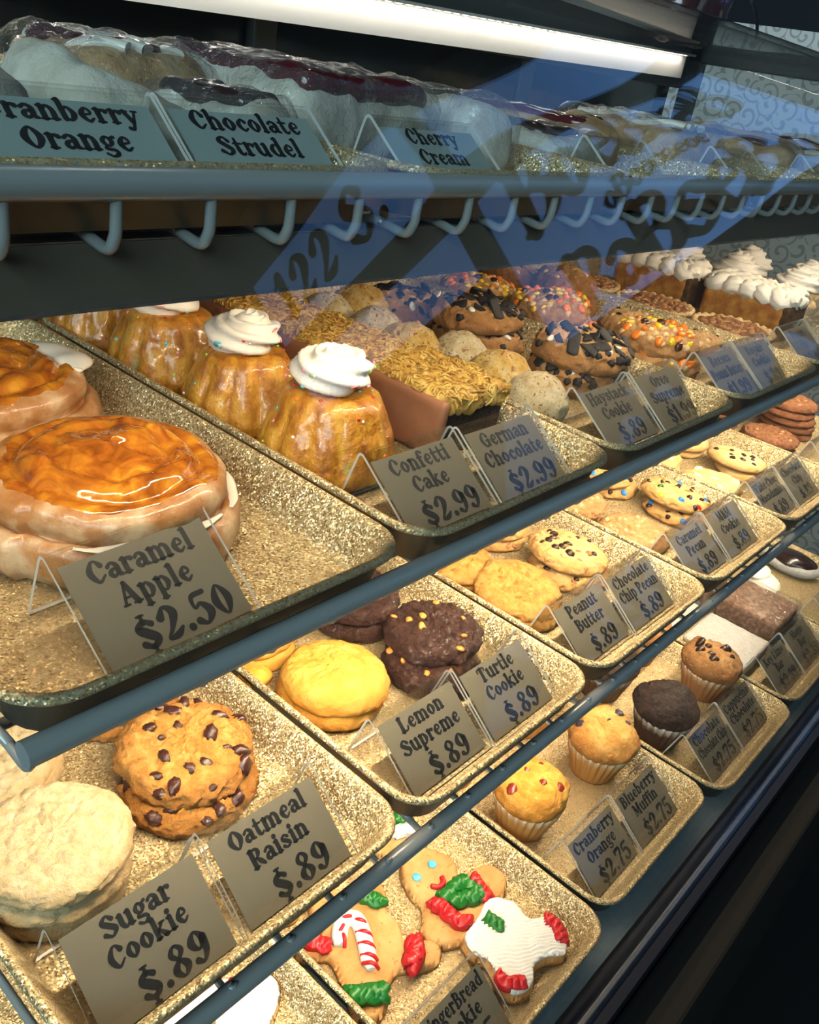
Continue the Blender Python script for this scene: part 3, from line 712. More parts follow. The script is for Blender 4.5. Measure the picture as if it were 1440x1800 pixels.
cookie('oat', 'oatmeal_raisin_cookie', *disc(.0455, .0155, 2, .0038, 170, .0030, 150, wob=.06, dome=.25, fine=.8), B_OAT, [('raisin', RAISIN, 20, .0016, (.75, 1.45), .9, .010)], 2)
cookie('lemon', 'lemon_cookie', *disc(.0430, .0150, 3, .0018, 90, .0030, 150, wob=.04, dome=.28), B_LEMON, [], 3)
cookie('turtle', 'chocolate_turtle_cookie', *disc(.0430, .0160, 4, .0036, 150, .003, 140, wob=.06, dome=.2, fine=.6), B_TURTLE, [('caramel_chip', CARCH, 9, .0006, (.8, 1.3), .88, .013)], 4)
cookie('pb', 'peanut_butter_cookie', *disc(.0430, .0130, 5, .0030, 150, .003, 140, wob=.06, dome=.15, swirl=.0013, fine=.6), B_PB, [('caramel_chip', CARCH, 3, .0012, (.9, 1.2), .6, .02)], 5)
cookie('ccp', 'chocolate_chip_pecan_cookie', *disc(.0430, .0135, 6, .0036, 130, .001, 110, wob=.05, dome=.2), B_PALE, [('chocolate_chip', CHUNK, 12, .0004, (.9, 1.4), .75, .008), ('pecan_piece', NUT+PEC, 16, .0008, (.7, 1.1), .94, .009)], 6)
cookie('carp', 'caramel_pecan_cookie', *disc(.0430, .0120, 7, .0032, 140, .0014, 120, wob=.05, dome=.12), B_PINK, [('nut_piece', NUT, 12, .001, (.8, 1.2), .85, .010), ('caramel_chip', CARCH, 5, .001, (.8, 1.2), .8, .012)], 7)
def cand(k, cols, n, sink, sr, rmax, mind, seed, V, Fc, src=CANDY):
    rg = random.Random(seed)
    for i, (p, nn) in enumerate(anchors(V, Fc, n, seed, rmax, mind)):
        k.parts.append(('candy_bit', src[cols[i % len(cols)]], seat(p, nn, rg, rg.uniform(*sr), sink, .6), None, None))
V, Fc = disc(.0430, .0125, 8, .0034, 130, .001, 110, wob=.05, dome=.15)
cookie('mm', 'candy_cookie', V, Fc, B_PALE, [('chocolate_chip', CHUNK, 11, .0004, (.8, 1.2), .88, .009)], 8)
cand(KIND['mm'], ['blue', 'orange', 'red', 'green', 'orange', 'blue', 'yellow', 'brown'], 9, .0005, (.85, 1.1), .86, .014, 81, V, Fc)
cookie('wc', 'white_chocolate_cookie', *disc(.0420, .0120, 9, .0022, 90, .001, 110, wob=.05, dome=.15), B_WHITE, [('white_chocolate_chunk', WCH, 6, .0016, (.8, 1.2), .75, .016)], 9)
cookie('chip', 'chocolate_chip_cookie', *disc(.0425, .0115, 10, .0011, 90, .0008, 100, wob=.04, dome=.15), B_WHITE, [('chocolate_chip', CHUNK, 9, .0006, (.9, 1.4), .82, .012)], 10)
cookie('brown', 'brown_crinkle_cookie', *disc(.0440, .0115, 11, .0026, 150, .003, 130, wob=.05, dome=.1), B_BROWN, [('nut_piece', NUT, 4, .0014, (.8, 1.1), .8, .014)], 11)
# big topped cookies
V, Fc = disc(.0470, .0240, 12, .0048, 95, .003, 90, wob=.08, dome=.3, fine=.5)
cookie('oreo', 'cookies_and_cream_cookie', V, Fc, B_PINK, [('wafer_piece', WAF, 22, .0004, (.45, .95), .92, .007), ('cream_filling', WCREAM, 9, .0004, (.7, 1.1), .85, .010), ('wafer_piece', [bm('wafer_piece', M_WAFER, .0042, 33, .45, 1.3, 7)], 30, .0006, (.5, 1.1), .98, .005)], 12)
V, Fc = disc(.0470, .0220, 13, .0044, 110, .0016, 90, wob=.07, dome=.3)
cookie('reese', 'peanut_candy_cookie', V, Fc, B_PINK, [('nut_piece', NUT, 30, .0008, (.8, 1.35), .95, .006)], 13)
cand(KIND['reese'], ['yellow', 'orange', 'yellow', 'orange', 'brown', 'orange'], 34, .0002, (1.1, 1.8), .9, .007, 131, V, Fc, CBIT)
cookie('royal', 'royale_cookie', *disc(.0400, .0240, 14, .0048, 70, .003, 80, wob=.08, dome=.45), B_MOUND, [('nut_piece', NUT, 8, .0016, (.9, 1.3), .9, .010), ('chocolate_chip', CHUNK, 2, .001, (1, 1.3), .8, .010)], 14)
cookie('royalpale', 'royale_cookie', *disc(.0400, .0200, 15, .0036, 90, .003, 80, wob=.08, dome=.35), B_PINK, [('nut_piece', NUT, 10, .0012, (.9, 1.3), .9, .010), ('chocolate_chip', CHUNK, 3, .0006, (1, 1.3), .8, .010)], 15)
def mound(key, seed, mat, r=.029):
    V, Fc = blob(r, seed, .12, .9, 30, (1, 1, .86)); V, Fc = displace(V, Fc, .0022, 230, 4, seed); V[:, 2] = np.maximum(V[:, 2], -r*.62)+r*.62
    cookie(key, 'haystack_cookie', V, Fc, mat, [('pecan_piece', PEC, 5, .0018, (.7, 1.0), .8, .012)], seed)
mound('hay', 50, B_HAY); mound('hay2', 51, B_HAY2, .031)
# ---- caramel apple roll
B_ROLL = baked('sweet_roll_dough', (.26, .085, .022), (.44, .20, .07), (.66, .46, .28), None, scale=38, bump=.25, bscale=160, rough=.3, coat=.6)
def sauce_mat():
    t = NT('caramel_sauce'); f = t.noise(45, 4, .55, dist=1.6)
    t.link(t.ramp(f, [(.30, (.20, .050, .008)), (.46, (.38, .11, .012)), (.60, (.54, .20, .018)), (.74, (.74, .38, .035)), (.88, (.80, .58, .28))]), t.b.inputs['Base Color'])
    t.set(roughness=.12, coat_weight=1.0, coat_roughness=.04, specular_ior_level=.6); t.bump(t.noise(55, 2, .5, dist=.6), .25, .004); return t.m
M_SAUCE = sauce_mat()
def glaze_mat(name, c, a=.0):
    t = NT(name); t.set(base_color=c, roughness=.25, coat_weight=.6, coat_roughness=.1, subsurface_weight=.0); t.bump(t.noise(90, 3), .2, .002); return t.m
M_ICING = glaze_mat('white_icing', (.86, .80, .72))
def roll(key, seed, icing):
    pr = [(.001, 0), (.060, 0), (.071, .004), (.0745, .012), (.0735, .021), (.0690, .0265), (.0655, .0268), (.0635, .0255), (.0640, .0280), (.0655, .0335), (.0635, .0400), (.0575, .0440), (.0520, .0442), (.0495, .0422), (.0480, .0430), (.0440, .0470), (.0360, .0485), (.0310, .0462), (.0280, .0475), (.0200, .0500), (.0100, .0505), (.001, .0500)]
    pr = smoothpath(pr, 4)
    V, Fc = lathe(pr, 150); a = np.arctan2(V[:, 1], V[:, 0]); r = np.hypot(V[:, 0], V[:, 1])
    w = fbm(np.stack([np.cos(a), np.sin(a), V[:, 2]*12], 1), 1.1, 3, seed)
    V[:, :2] *= (1+.07*w)[:, None]; V[:, 2] *= 1+.10*fbm(np.stack([np.cos(a), np.sin(a), 0*a], 1), 1.0, 2, seed+2)
    V[:, 0] *= 1+.035*np.sin(a*.5)*np.clip(r/.07, 0, 1)                  # the coil opens to one side
    V, Fc = displace(V, Fc, .0013, 70, 3, seed)
    k = K('caramel_apple_roll', mesh('caramel_apple_roll', V, Fc, B_ROLL))
    # sauce poured over the top, tongues running over the upper coil
    na = 150; ang = np.linspace(0, 2*PI, na, endpoint=False); edge = .0565+.0085*fbm(np.stack([np.cos(ang), np.sin(ang), 0*ang], 1), 2.6, 3, seed+5)+.004*np.clip(np.sin(ang*7+seed), .6, 1)
    S = []; rings = 46
    A = V[:, :2]; Z = V[:, 2]; up = normals(V, Fc)[:, 2] > .05; A = A[up]; Z = Z[up]
    for i in range(rings):
        q = i/(rings-1)
        for j in range(na):
            x, y = q*edge[j]*math.cos(ang[j]), q*edge[j]*math.sin(ang[j])
            d2 = (A[:, 0]-x)**2+(A[:, 1]-y)**2; nb = np.argpartition(d2, 6)[:6]; ww = 1/(d2[nb]+2e-6); z = (Z[nb]*ww).sum()/ww.sum()
            S.append((x, y, z+.0022*math.sqrt(max(0, 1-q**6))-.0006*q))
    S = np.array(S); Sf = [(i*na+j, (i+1)*na+j, (i+1)*na+(j+1) % na, i*na+(j+1) % na) for i in range(rings-1) for j in range(na)]
    q = np.hypot(S[:, 0], S[:, 1])/.058
    S[:, 2] += np.clip(1-q**2, 0, 1)*(.0050*np.clip(fbm(S, 60, 2, seed+4)+.1, 0, 1)+.0012*fbm(S, 130, 2, seed+6))
    k.parts.append(('caramel_sauce', mesh('caramel_sauce', S, Sf, M_SAUCE), Matrix.Identity(4), 'glossy amber caramel sauce', None))
    for (a0, a1, r0, w) in icing:
        t = np.linspace(0, 1, 16); aa = a0+(a1-a0)*t; px = r0*np.cos(aa); py = r0*np.sin(aa); pz = []
        for x, y in zip(px, py): nb = np.argsort((A[:, 0]-x)**2+(A[:, 1]-y)**2)[:8]; pz.append(Z[nb].mean()+.0005)
        I, If = sweep(np.column_stack([px, py, smooth1(pz)]), w*np.clip(1.25-np.abs(t*2-1)**2, .3, 1), 14, flat=.35)
        I, If = displace(I, If, .0010, 90, 2, 3)
        k.parts.append(('icing', mesh('icing', I, If, M_ICING), Matrix.Identity(4), 'white icing', None))
    KIND[key] = k
def smooth1(z):
    z = np.asarray(z, float)
    for _ in range(4): z = np.r_[z[0], (z[:-2]+2*z[1:-1]+z[2:])/4, z[-1]]
    return z
roll('roll', 60, [(3.6, 4.9, .0665, .0035), (5.1, 5.9, .0675, .003)])
roll('rollb', 63, [(-.75, .35, .060, .013)])
# ---- cream
def cream_mat():
    t = NT('whipped_cream'); t.set(base_color=(.90, .86, .80), roughness=.45, specular_ior_level=.35); t.bump(t.noise(160, 3), .12, .002); return t.m
M_CREAM = cream_mat()
def swirl_geo(r, h, turns=2.3, lobes=7, n=84, dep=.2):
    t = np.linspace(0, 1, n); a = 2*PI*turns*t
    R = r*.58*(1-t)**.85; w = r*.50*(1-.62*t); w[-6:] *= np.linspace(1, .15, 6); w[:4] *= np.linspace(.5, 1, 4)
    P = np.column_stack([R*np.cos(a), R*np.sin(a), r*.30+t*(h-r*.34)])
    return sweep(P, w, 36, lobes, dep, .10, flat=.85)
def swirl_mesh(r, h, nm='cream_swirl', seed=0, **k):
    V, Fc = swirl_geo(r, h, **k); V, Fc = displace(V, Fc, r*.03, 120, 2, seed); return mesh(nm, V, Fc, M_CREAM), V, Fc
# ---- confetti cake
def conf_mat():
    t = NT('glazed_yellow_cake'); co = t.coord()
    mp = t.node('ShaderNodeMapping'); mp.inputs['Scale'].default_value = (1, 1, .42); t.link(co, mp.inputs[0])
    c = t.ramp(t.noise(75, 5, .62, mp.outputs[0], .6), [(.26, (.16, .045, .008)), (.40, (.38, .135, .014)), (.53, (.56, .25, .025)), (.68, (.66, .38, .06)), (.84, (.80, .64, .36))])
    g = t.ramp(t.noise(42, 1, .4, co), [(.70, (0, 0, 0)), (.78, (.5, .5, .5))]); c = t.mix(g, c, (.20, .30, .10))
    t.link(c, t.b.inputs['Base Color']); t.set(roughness=.30, coat_weight=.7, coat_roughness=.12); t.bump(t.noise(110, 5, .62, co), .8, .004); return t.m
M_CONF = conf_mat()
def conf(key, seed):
    pr = [(.001, 0), (.030, 0), (.044, .001), (.0475, .006)]+[(.0475-.0125*t**1.3, .006+.046*t) for t in np.linspace(.05, 1, 26)]+[(.033, .0555), (.028, .0585), (.018, .0595), (.008, .0595), (.001, .0595)]
    V, Fc = lathe(pr, 120, lambda a, t, z: 1+.085*np.abs(np.cos(a*6))**.7*np.clip(z/.012, .4, 1)*np.clip((.062-z)/.03, 0, 1)-.04)
    V, Fc = displace(V, Fc, .0018, 75, 4, seed)
    k = K('confetti_cake', mesh('confetti_cake', V, Fc, M_CONF))
    S, sv, sf = swirl_mesh(.0305, .027, seed=seed, lobes=6, turns=2.2, dep=.22)
    M = Matrix.Translation((0, 0, .0575))
    k.parts.append(('cream_swirl', S, M, 'white swirl of frosting', None)); rg = random.Random(seed)
    for p, n in anchors(sv, sf, 34, seed, .95, .004, .1, .004):
        c = rg.choice(['pink', 'aqua', 'white', 'lime', 'pink', 'orange', 'red', 'aqua']); k.parts.append(('sprinkle', SPR[c], M @ seat(p, n, rg, rg.uniform(.8, 1.5), 0), None, None))
    for p, n in anchors(sv, sf, 9, seed+5, .95, .010, .1, .004): k.parts.append(('sprinkle', SPRD[rg.choice(['aqua', 'lime', 'aqua', 'pink'])], M @ seat(p, n, rg, rg.uniform(1.0, 1.35), 0, .3), None, None))
    for p, n in anchors(V, Fc, 30, seed+8, 1.0, .004, -.1, .020):
        c = rg.choice(['pink', 'aqua', 'white', 'red', 'orange', 'lime']); k.parts.append(('sprinkle', SPR[c], seat(p, n, rg, rg.uniform(.7, 1.3), 0), None, None))
    KIND[key] = k
conf('conf', 70); conf('confb', 71)
# ---- german chocolate cake slab
M_DARKCAKE = baked('dark_cake_crumb', (.014, .006, .004), (.030, .013, .008), (.06, .028, .016), None, scale=200, bump=1, bscale=350, rough=.8)
M_FROST = plain('milk_chocolate_frosting', (.29, .125, .065), .5, bump=.25, bscale=110, var=.1)
def coco_mat():
    t = NT('coconut_pecan_topping'); co = t.coord()
    t.link(t.ramp(t.noise(120, 4, .6, co), [(.28, (.24, .10, .018)), (.42, (.48, .25, .042)), (.56, (.66, .42, .09)), (.70, (.76, .56, .20)), (.84, (.82, .70, .40))]), t.b.inputs['Base Color'])
    t.set(roughness=.28, coat_weight=.5, coat_roughness=.15); t.bump(t.noise(330, 5, .7, co), .9, .002); return t.m
M_COCO = coco_mat()
def german(key, seed, sx=.072, sy=.088):
    V, Fc = rbox(sx, sy, .040, .004, 26); V, Fc = displace(V, Fc, .0010, 200, 3, seed)
    k = K('german_chocolate_cake', mesh('german_chocolate_cake', V, Fc, M_DARKCAKE))
    F1, f1 = rbox(.009, sy+.004, .046, .0038, 26); F1, f1 = displace(F1, f1, .0011, 90, 3, seed+2)
    k.parts.append(('frosting', mesh('frosting', F1, f1, M_FROST), Matrix.Translation((-sx/2-.003, 0, .0003)), 'smooth milk chocolate frosting', None))
    C1, c1 = rbox(sx+.007, sy+.005, .016, .0072, 44); C1, c1 = displace(C1, c1, .0032, 120, 4, seed+4); C1, c1 = displace(C1, c1, .0016, 300, 3, seed+5)
    e = np.clip((np.maximum(np.abs(C1[:, 0])/(sx/2), np.abs(C1[:, 1])/(sy/2))-.9)*8, 0, 1)
    C1[:, 2] -= e*(.004+.006*fbm(C1*[1, 1, 0], 100, 2, seed+6))*(C1[:, 2] < .008)
    k.parts.append(('coconut_topping', mesh('coconut_topping', C1, c1, M_COCO), Matrix.Translation((.001, 0, .0345)), 'golden coconut and pecan topping', None))
    rg = random.Random(seed); sh = []
    N = normals(C1, c1); ids = [i for i in range(len(C1)) if N[i, 2] > -.2 and C1[i, 2] > .003]
    for i in rg.sample(ids, min(560, len(ids))):
        p = C1[i]; n = N[i]; d = np.cross(n, [rg.gauss(0, 1), rg.gauss(0, 1), rg.gauss(0, 1)]); d /= np.linalg.norm(d)+1e-9; L = rg.uniform(.004, .009)
        b = n*.0012; sh.append(sweep([p-d*L*.5+b*.2, p+b, p+d*L*.5+b*.1], [.0006, .0011, .0005], 5))
    V2, F2 = join(sh); k.parts.append(('coconut_shreds', mesh('coconut_shreds', V2, F2, M_COCO), Matrix.Translation((.001, 0, .0345)), None, 'stuff'))
    KIND[key] = k
german('german', 80); german('germanb', 82)
# ---- pecan tart in a foil dish
M_PIE = baked('pie_crust', (.56, .34, .14), (.70, .49, .25), (.80, .62, .38), None, scale=80, bump=.4, bscale=260, rough=.6)
M_PECFILL = baked('pecan_filling', (.14, .05, .018), (.30, .13, .05), (.52, .30, .16), None, scale=170, bump=1, bscale=260, rough=.3, coat=.4)
def tart(key, seed):
    V, Fc = lathe([(.001, 0), (.040, 0), (.053, .013), (.0545, .0135), (.0545, .0145), (.052, .0145), (.039, .0015), (.001, .0015)], 60)
    k = K('pecan_tart', mesh('pecan_tart', V, Fc, FOIL))
    V, Fc = lathe([(.001, .002), (.039, .002), (.050, .013), (.0535, .016), (.0535, .019), (.050, .0205), (.046, .0175), (.044, .014), (.001, .014)], 96, lambda a, t, z: 1+.012*np.cos(a*26)*(1 if z > .012 else 0), lambda a, t, r: .0014*np.cos(a*26)*(1 if r > .045 else 0))
    V, Fc = displace(V, Fc, .0006, 180, 2, seed); k.parts.append(('crust', mesh('crust', V, Fc, M_PIE), Matrix.Identity(4), 'pale fluted crust', None))
    V, Fc = disc(.0470, .007, seed, .0016, 150, nr=20, na=72, dome=.4); V[:, 2] += .0125
    k.parts.append(('filling', mesh('filling', V, Fc, M_PECFILL), Matrix.Identity(4), None, None)); rg = random.Random(seed)
    for p, n in anchors(V, Fc, 55, seed, .92, .0055, .3, .013): k.parts.append(('pecan_piece', rg.choice(PEC), seat(p, n, rg, rg.uniform(.9, 1.35), .0004), None, None))
    KIND[key] = k
tart('tart', 90)
# ---- pumpkin slab with piped cream
M_PUMP = baked('pumpkin_filling', (.26, .085, .014), (.42, .17, .03), (.60, .30, .06), None, scale=60, bump=.5, bscale=220, rough=.35, coat=.3)
M_CRUSTDK = baked('dark_crust', (.05, .022, .010), (.10, .05, .02), (.18, .09, .04), None, scale=160, bump=.9, bscale=300, rough=.75)
def pump(key, seed):
    V, Fc = rbox(.072, .115, .046, .004, 26); V, Fc = displace(V, Fc, .0014, 110, 3, seed)
    k = K('pumpkin_pie_bar', mesh('pumpkin_pie_bar', V, Fc, M_PUMP))
    V, Fc = rbox(.073, .010, .047, .003, 16); V, Fc = displace(V, Fc, .0009, 200, 3, seed); k.parts.append(('crust', mesh('crust', V, Fc, M_CRUSTDK), Matrix.Translation((0, -.0575, 0)), 'dark crust end', None))
    pts = []
    for i, x in enumerate((-.026, -.009, .009, .026)):
        t = np.linspace(0, 1, 40); y = -.062+.124*t
        P = np.column_stack([x+.004*np.sin(t*34+i), y, .051+.003*np.sin(t*40+i)]); w = .0115*(1+.10*np.sin(t*40+i)); w[:3] *= [.4, .75, .95]; w[-3:] *= [.95, .75, .4]
        pts.append(sweep(P, w, 20, 7, .12, .12))
    V, Fc = join(pts); k.parts.append(('whipped_topping', mesh('whipped_topping', V, Fc, M_CREAM), Matrix.Identity(4), 'piped white whipped topping', None))
    KIND[key] = k
pump('pump', 95)
# ---- cupcakes with a big swirl
M_LINER = plain('paper_liner', (.62, .50, .36), .7, bump=.1)
def liner_geo(r0, r1, h, n=30, amp=.075):
    return lathe([(.001, 0), (r0, 0)]+[(r0+(r1-r0)*t, h*t) for t in np.linspace(.06, 1, 9)]+[(r1-.0006, h), (r0, .003), (.001, .003)], n*6, lambda a, t, z: 1+amp*np.abs(((a*n/PI) % 2)-1)*np.clip(z/h*1.4, .2, 1)-amp/2)
V, Fc = liner_geo(.026, .034, .030); k = K('frosted_cupcake', mesh('frosted_cupcake', V, Fc, M_LINER))
V, Fc = disc(.0335, .010, 3, .001, 90, nr=12, na=60, dome=.3); V[:, 2] += .026; k.parts.append(('cake_top', mesh('cake_top', V, Fc, M_PIE), Matrix.Identity(4), None, None))
S, sv, sf = swirl_mesh(.036, .042); k.parts.append(('cream_swirl', S, Matrix.Translation((0, 0, .034)), 'tall white swirl of frosting', None)); KIND['cup'] = k
# ---- muffins
M_WLINER = plain('white_paper_liner', (.74, .66, .54), .65, bump=.1, transmission_weight=.0)
M_OLINER = plain('oiled_paper_liner', (.62, .36, .13), .5, bump=.1, var=.12, bscale=60)
M_DLINER = plain('dark_stained_liner', (.16, .09, .06), .5, bump=.1, var=.3, bscale=60)
def liner_mat(name, lo, hi):
    t = NT(name); s = t.node('ShaderNodeSeparateXYZ'); t.link(t.coord(), s.inputs[0])
    mr = t.node('ShaderNodeMapRange'); t.link(s.outputs[2], mr.inputs[0]); mr.inputs[1].default_value = .022; mr.inputs[2].default_value = .048
    n = t.noise(60, 3); ad = t.node('ShaderNodeMath', operation='MULTIPLY_ADD'); t.link(n, ad.inputs[0]); ad.inputs[1].default_value = .8
    sb = t.node('ShaderNodeMath', operation='SUBTRACT'); t.link(mr.outputs[0], sb.inputs[0]); sb.inputs[1].default_value = .4; t.link(sb.outputs[0], ad.inputs[2])
    t.link(t.ramp(ad.outputs[0], [(.2, lo), (.8, hi)]), t.b.inputs['Base Color']); t.set(roughness=.55); return t.m
L_GOLD = liner_mat('grease_soaked_liner', (.52, .25, .07), (.76, .62, .42)); L_DARK = liner_mat('chocolate_soaked_liner', (.075, .035, .022), (.62, .54, .46)); L_TAN = liner_mat('tan_soaked_liner', (.40, .19, .08), (.70, .50, .34))
def muffin(key, nm, mat, lm, seed, tops, crack=.003):
    V, Fc = liner_geo(.0265, .0360, .042, 26, .095); V[:, 2] += np.where(V[:, 2] > .040, .0022*fbm(V*[1, 1, 0], 130, 2, seed), 0)
    k = K(nm, mesh(nm, V, Fc, lm))
    pr = [(.001, .036), (.032, .036), (.0355, .0395), (.0385, .044), (.0395, .048)]+[(.0395*math.cos(a)**.75, .048+.0225*math.sin(a)) for a in np.linspace(.1, 1.54, 36)]
    V, Fc = lathe(pr, 128)
    a = np.arctan2(V[:, 1], V[:, 0]); V[:, :2] *= (1+.05*fbm(np.stack([np.cos(a), np.sin(a), 0*a], 1), 1.6, 2, seed))[:, None]
    keep = lambda V: np.clip((V[:, 2]-.040)/.01, 0, 1)
    V, Fc = displace(V, Fc, .0050, 45, 3, seed, keep=keep); V, Fc = displace(V, Fc, .0022, 190, 4, seed+1, keep=keep)
    V[:, 2] -= crack*np.clip(fbm(V, 75, 3, seed+2, True)-.2, 0, 1)*np.clip((V[:, 2]-.058)/.008, 0, 1)
    k.parts.append(('muffin_top', mesh('muffin_top', V, Fc, mat), Matrix.Identity(4), None, None)); rg = random.Random(seed)
    for pn, mes, n, sink, sr, rmax, mind in tops:
        for p, nn in anchors(V, Fc, n, seed+3, rmax, mind, .3, .050): k.parts.append((pn, rg.choice(mes), seat(p, nn, rg, rg.uniform(*sr), sink), None, None))
    KIND[key] = k
M_CRANB = plain('cranberry', (.19, .022, .012), .3, bump=.3, coat_weight=.3); M_BLUEB = plain('blueberry', (.030, .022, .040), .4, bump=.3)
CRB = [bm('cranberry', M_CRANB, .0042, 40, .35, 1.2, 8, (1.2, 1, .6))]; BLB = [bm('blueberry', M_BLUEB, .0044, 41, .3, 1.2, 8, (1.1, 1, .6))]
muffin('cran', 'cranberry_orange_muffin', baked('cranberry_muffin_crumb', (.56, .25, .03), (.72, .40, .06), (.80, .54, .14), (.46, .17, .025), .024, .042, 70, .6, 240, .5), L_GOLD, 100, [('cranberry', CRB, 5, .0022, (.9, 1.5), .8, .020)])
muffin('blue', 'blueberry_muffin', baked('blueberry_muffin_crumb', (.50, .23, .045), (.66, .37, .09), (.76, .52, .20), (.40, .15, .03), .024, .042, 80, .8, 240, .55), L_GOLD, 103, [('blueberry', BLB, 5, .0018, (.8, 1.3), .7, .012)])
muffin('choc', 'chocolate_muffin', baked('chocolate_muffin_crumb', (.010, .005, .004), (.022, .010, .008), (.05, .025, .02), None, scale=70, bump=.9, bscale=240, rough=.42, coat=.1), L_DARK, 106, [])
muffin('capp', 'chocolate_chip_muffin', baked('coffee_muffin_crumb', (.34, .16, .05), (.48, .25, .09), (.60, .36, .16), (.30, .12, .04), .024, .042, 80, .7, 240, .55), L_TAN, 109, [('chocolate_chip', CHUNK, 9, .0006, (1.2, 1.9), .62, .008)], .004)
# ---- bars
M_SUGARPOW = baked('powdered_sugar', (.70, .69, .68), (.84, .83, .82), (.90, .89, .88), None, scale=190, bump=.8, bscale=380, rough=.9)
M_BARSIDE = baked('lime_bar_crumb', (.60, .46, .22), (.74, .62, .36), (.82, .74, .52), None, scale=90, bump=.6, bscale=250, rough=.7)
V, Fc = rbox(.096, .092, .020, .004, 22); V, Fc = displace(V, Fc, .0010, 170, 3, 5); k = K('key_lime_bar', mesh('key_lime_bar', V, Fc, M_BARSIDE))
V, Fc = rbox(.097, .093, .009, .0035, 30); V, Fc = displace(V, Fc, .0012, 160, 4, 6); k.parts.append(('powdered_sugar', mesh('powdered_sugar', V, Fc, M_SUGARPOW), Matrix.Translation((0, 0, .0145)), 'white powdered sugar', None)); KIND['lime'] = k
M_MAGIC = baked('magic_bar_crumb', (.12, .045, .02), (.24, .11, .055), (.42, .24, .15), None, scale=130, bump=1, bscale=260, rough=.6)
V, Fc = rbox(.094, .094, .036, .006, 26); V, Fc = displace(V, Fc, .0026, 120, 4, 7); k = K('magic_bar', mesh('magic_bar', V, Fc, M_MAGIC))
V, Fc = rbox(.099, .099, .041, .006, 30); V, Fc = displace(V, Fc, .0022, 55, 3, 8); k.parts.append(('plastic_wrap', mesh('plastic_wrap', V, Fc, WRAP), Matrix.Identity(4), 'shiny clear plastic wrap', None)); KIND['magic'] = k
M_FLUFF = plain('marshmallow_cream', (.88, .85, .80), .5, bump=.15)
V, Fc = join([(blob(.026, 31, .16, .8, 22, (1.5, 1.0, .55))[0]+[0, 0, .013], blob(.026, 31, .16, .8, 22)[1]), (blob(.019, 32, .16, .8, 18, (1.3, 1, .6))[0]+[.006, .012, .028], blob(.019, 32, .16, .8, 18)[1])])
V[:, 2] = np.maximum(V[:, 2], 0); KIND['fluff'] = K('cream_puff', mesh('cream_puff', V, Fc, M_FLUFF))
V, Fc = blob(.03, 35, .10, .7, 24, (1.0, 1.65, .62)); V[:, 2] = np.maximum(V[:, 2]+.016, 0); k = K('chocolate_eclair', mesh('chocolate_eclair', V, Fc, M_SUGARPOW))
V, Fc = blob(.030, 36, .08, .7, 24, (.93, 1.5, .5)); V[:, 2] = np.maximum(V[:, 2]+.022, .016); k.parts.append(('chocolate_glaze', mesh('chocolate_glaze', V, Fc, plain('chocolate_glaze', (.022, .012, .012), .22, coat_weight=.5)), Matrix.Identity(4), 'glossy dark chocolate glaze', None)); KIND['eclair'] = k
# ---- gingerbread
M_GINGER = baked('gingerbread', (.50, .25, .08), (.60, .33, .12), (.66, .40, .17), None, scale=60, bump=.3, bscale=330, rough=.65, speck=(.46, .22, .07))
M_RED = plain('red_icing', (.52, .015, .022), .35); M_GREEN = plain('green_icing', (.012, .155, .022), .35); M_WHITEI = plain('white_royal_icing', (.86, .85, .84), .35, bump=.05); M_BLUEI = plain('blue_icing', (.10, .46, .72), .3)
def union(circles, k=.006):
    C = np.array(circles)
    def f(P):
        d = np.hypot(P[:, None, 0]-C[:, 0], P[:, None, 1]-C[:, 1])-C[:, 2]
        return -k*np.log(np.exp(-d/k).sum(1))
    return f
def ginger(circles, k=.004):
    C = np.array(circles); m = .012
    bb = ((C[:, 0]-C[:, 2]).min()-m, (C[:, 0]+C[:, 2]).max()+m, (C[:, 1]-C[:, 2]).min()-m, (C[:, 1]+C[:, 2]).max()+m)
    V, Fc = plate(union(circles, k), bb, .0021, .0105, .0045); V[:, 2] += .0004*fbm(V, 220, 2, 5)*(V[:, 2] > .003); return V, Fc
def piping(path, w, ruf=.0, freq=0, lobes=6, z=.0105):
    P = smoothpath(np.array(path), 14); n = len(P); s = np.cumsum(np.r_[0, np.linalg.norm(np.diff(P[:, :2], axis=0), axis=1)])
    if P.shape[1] == 2: P = np.column_stack([P, np.full(n, z+w*.45)])
    D = np.gradient(P, axis=0); D /= np.linalg.norm(D, axis=1)[:, None]; sd = np.stack([-D[:, 1], D[:, 0], 0*D[:, 0]], 1)
    if freq: P = P+sd*(ruf*np.sin(s*freq))[:, None]; P[:, 2] += ruf*.3*np.cos(s*freq*2)
    ww = np.full(n, w); e = max(2, n//12); ww[:e] *= np.linspace(.45, 1, e); ww[-e:] *= np.linspace(1, .4, e)
    if freq: ww *= 1+.14*np.cos(s*freq*2)
    return sweep(P, ww, 20, lobes, .16 if lobes else 0, .03)
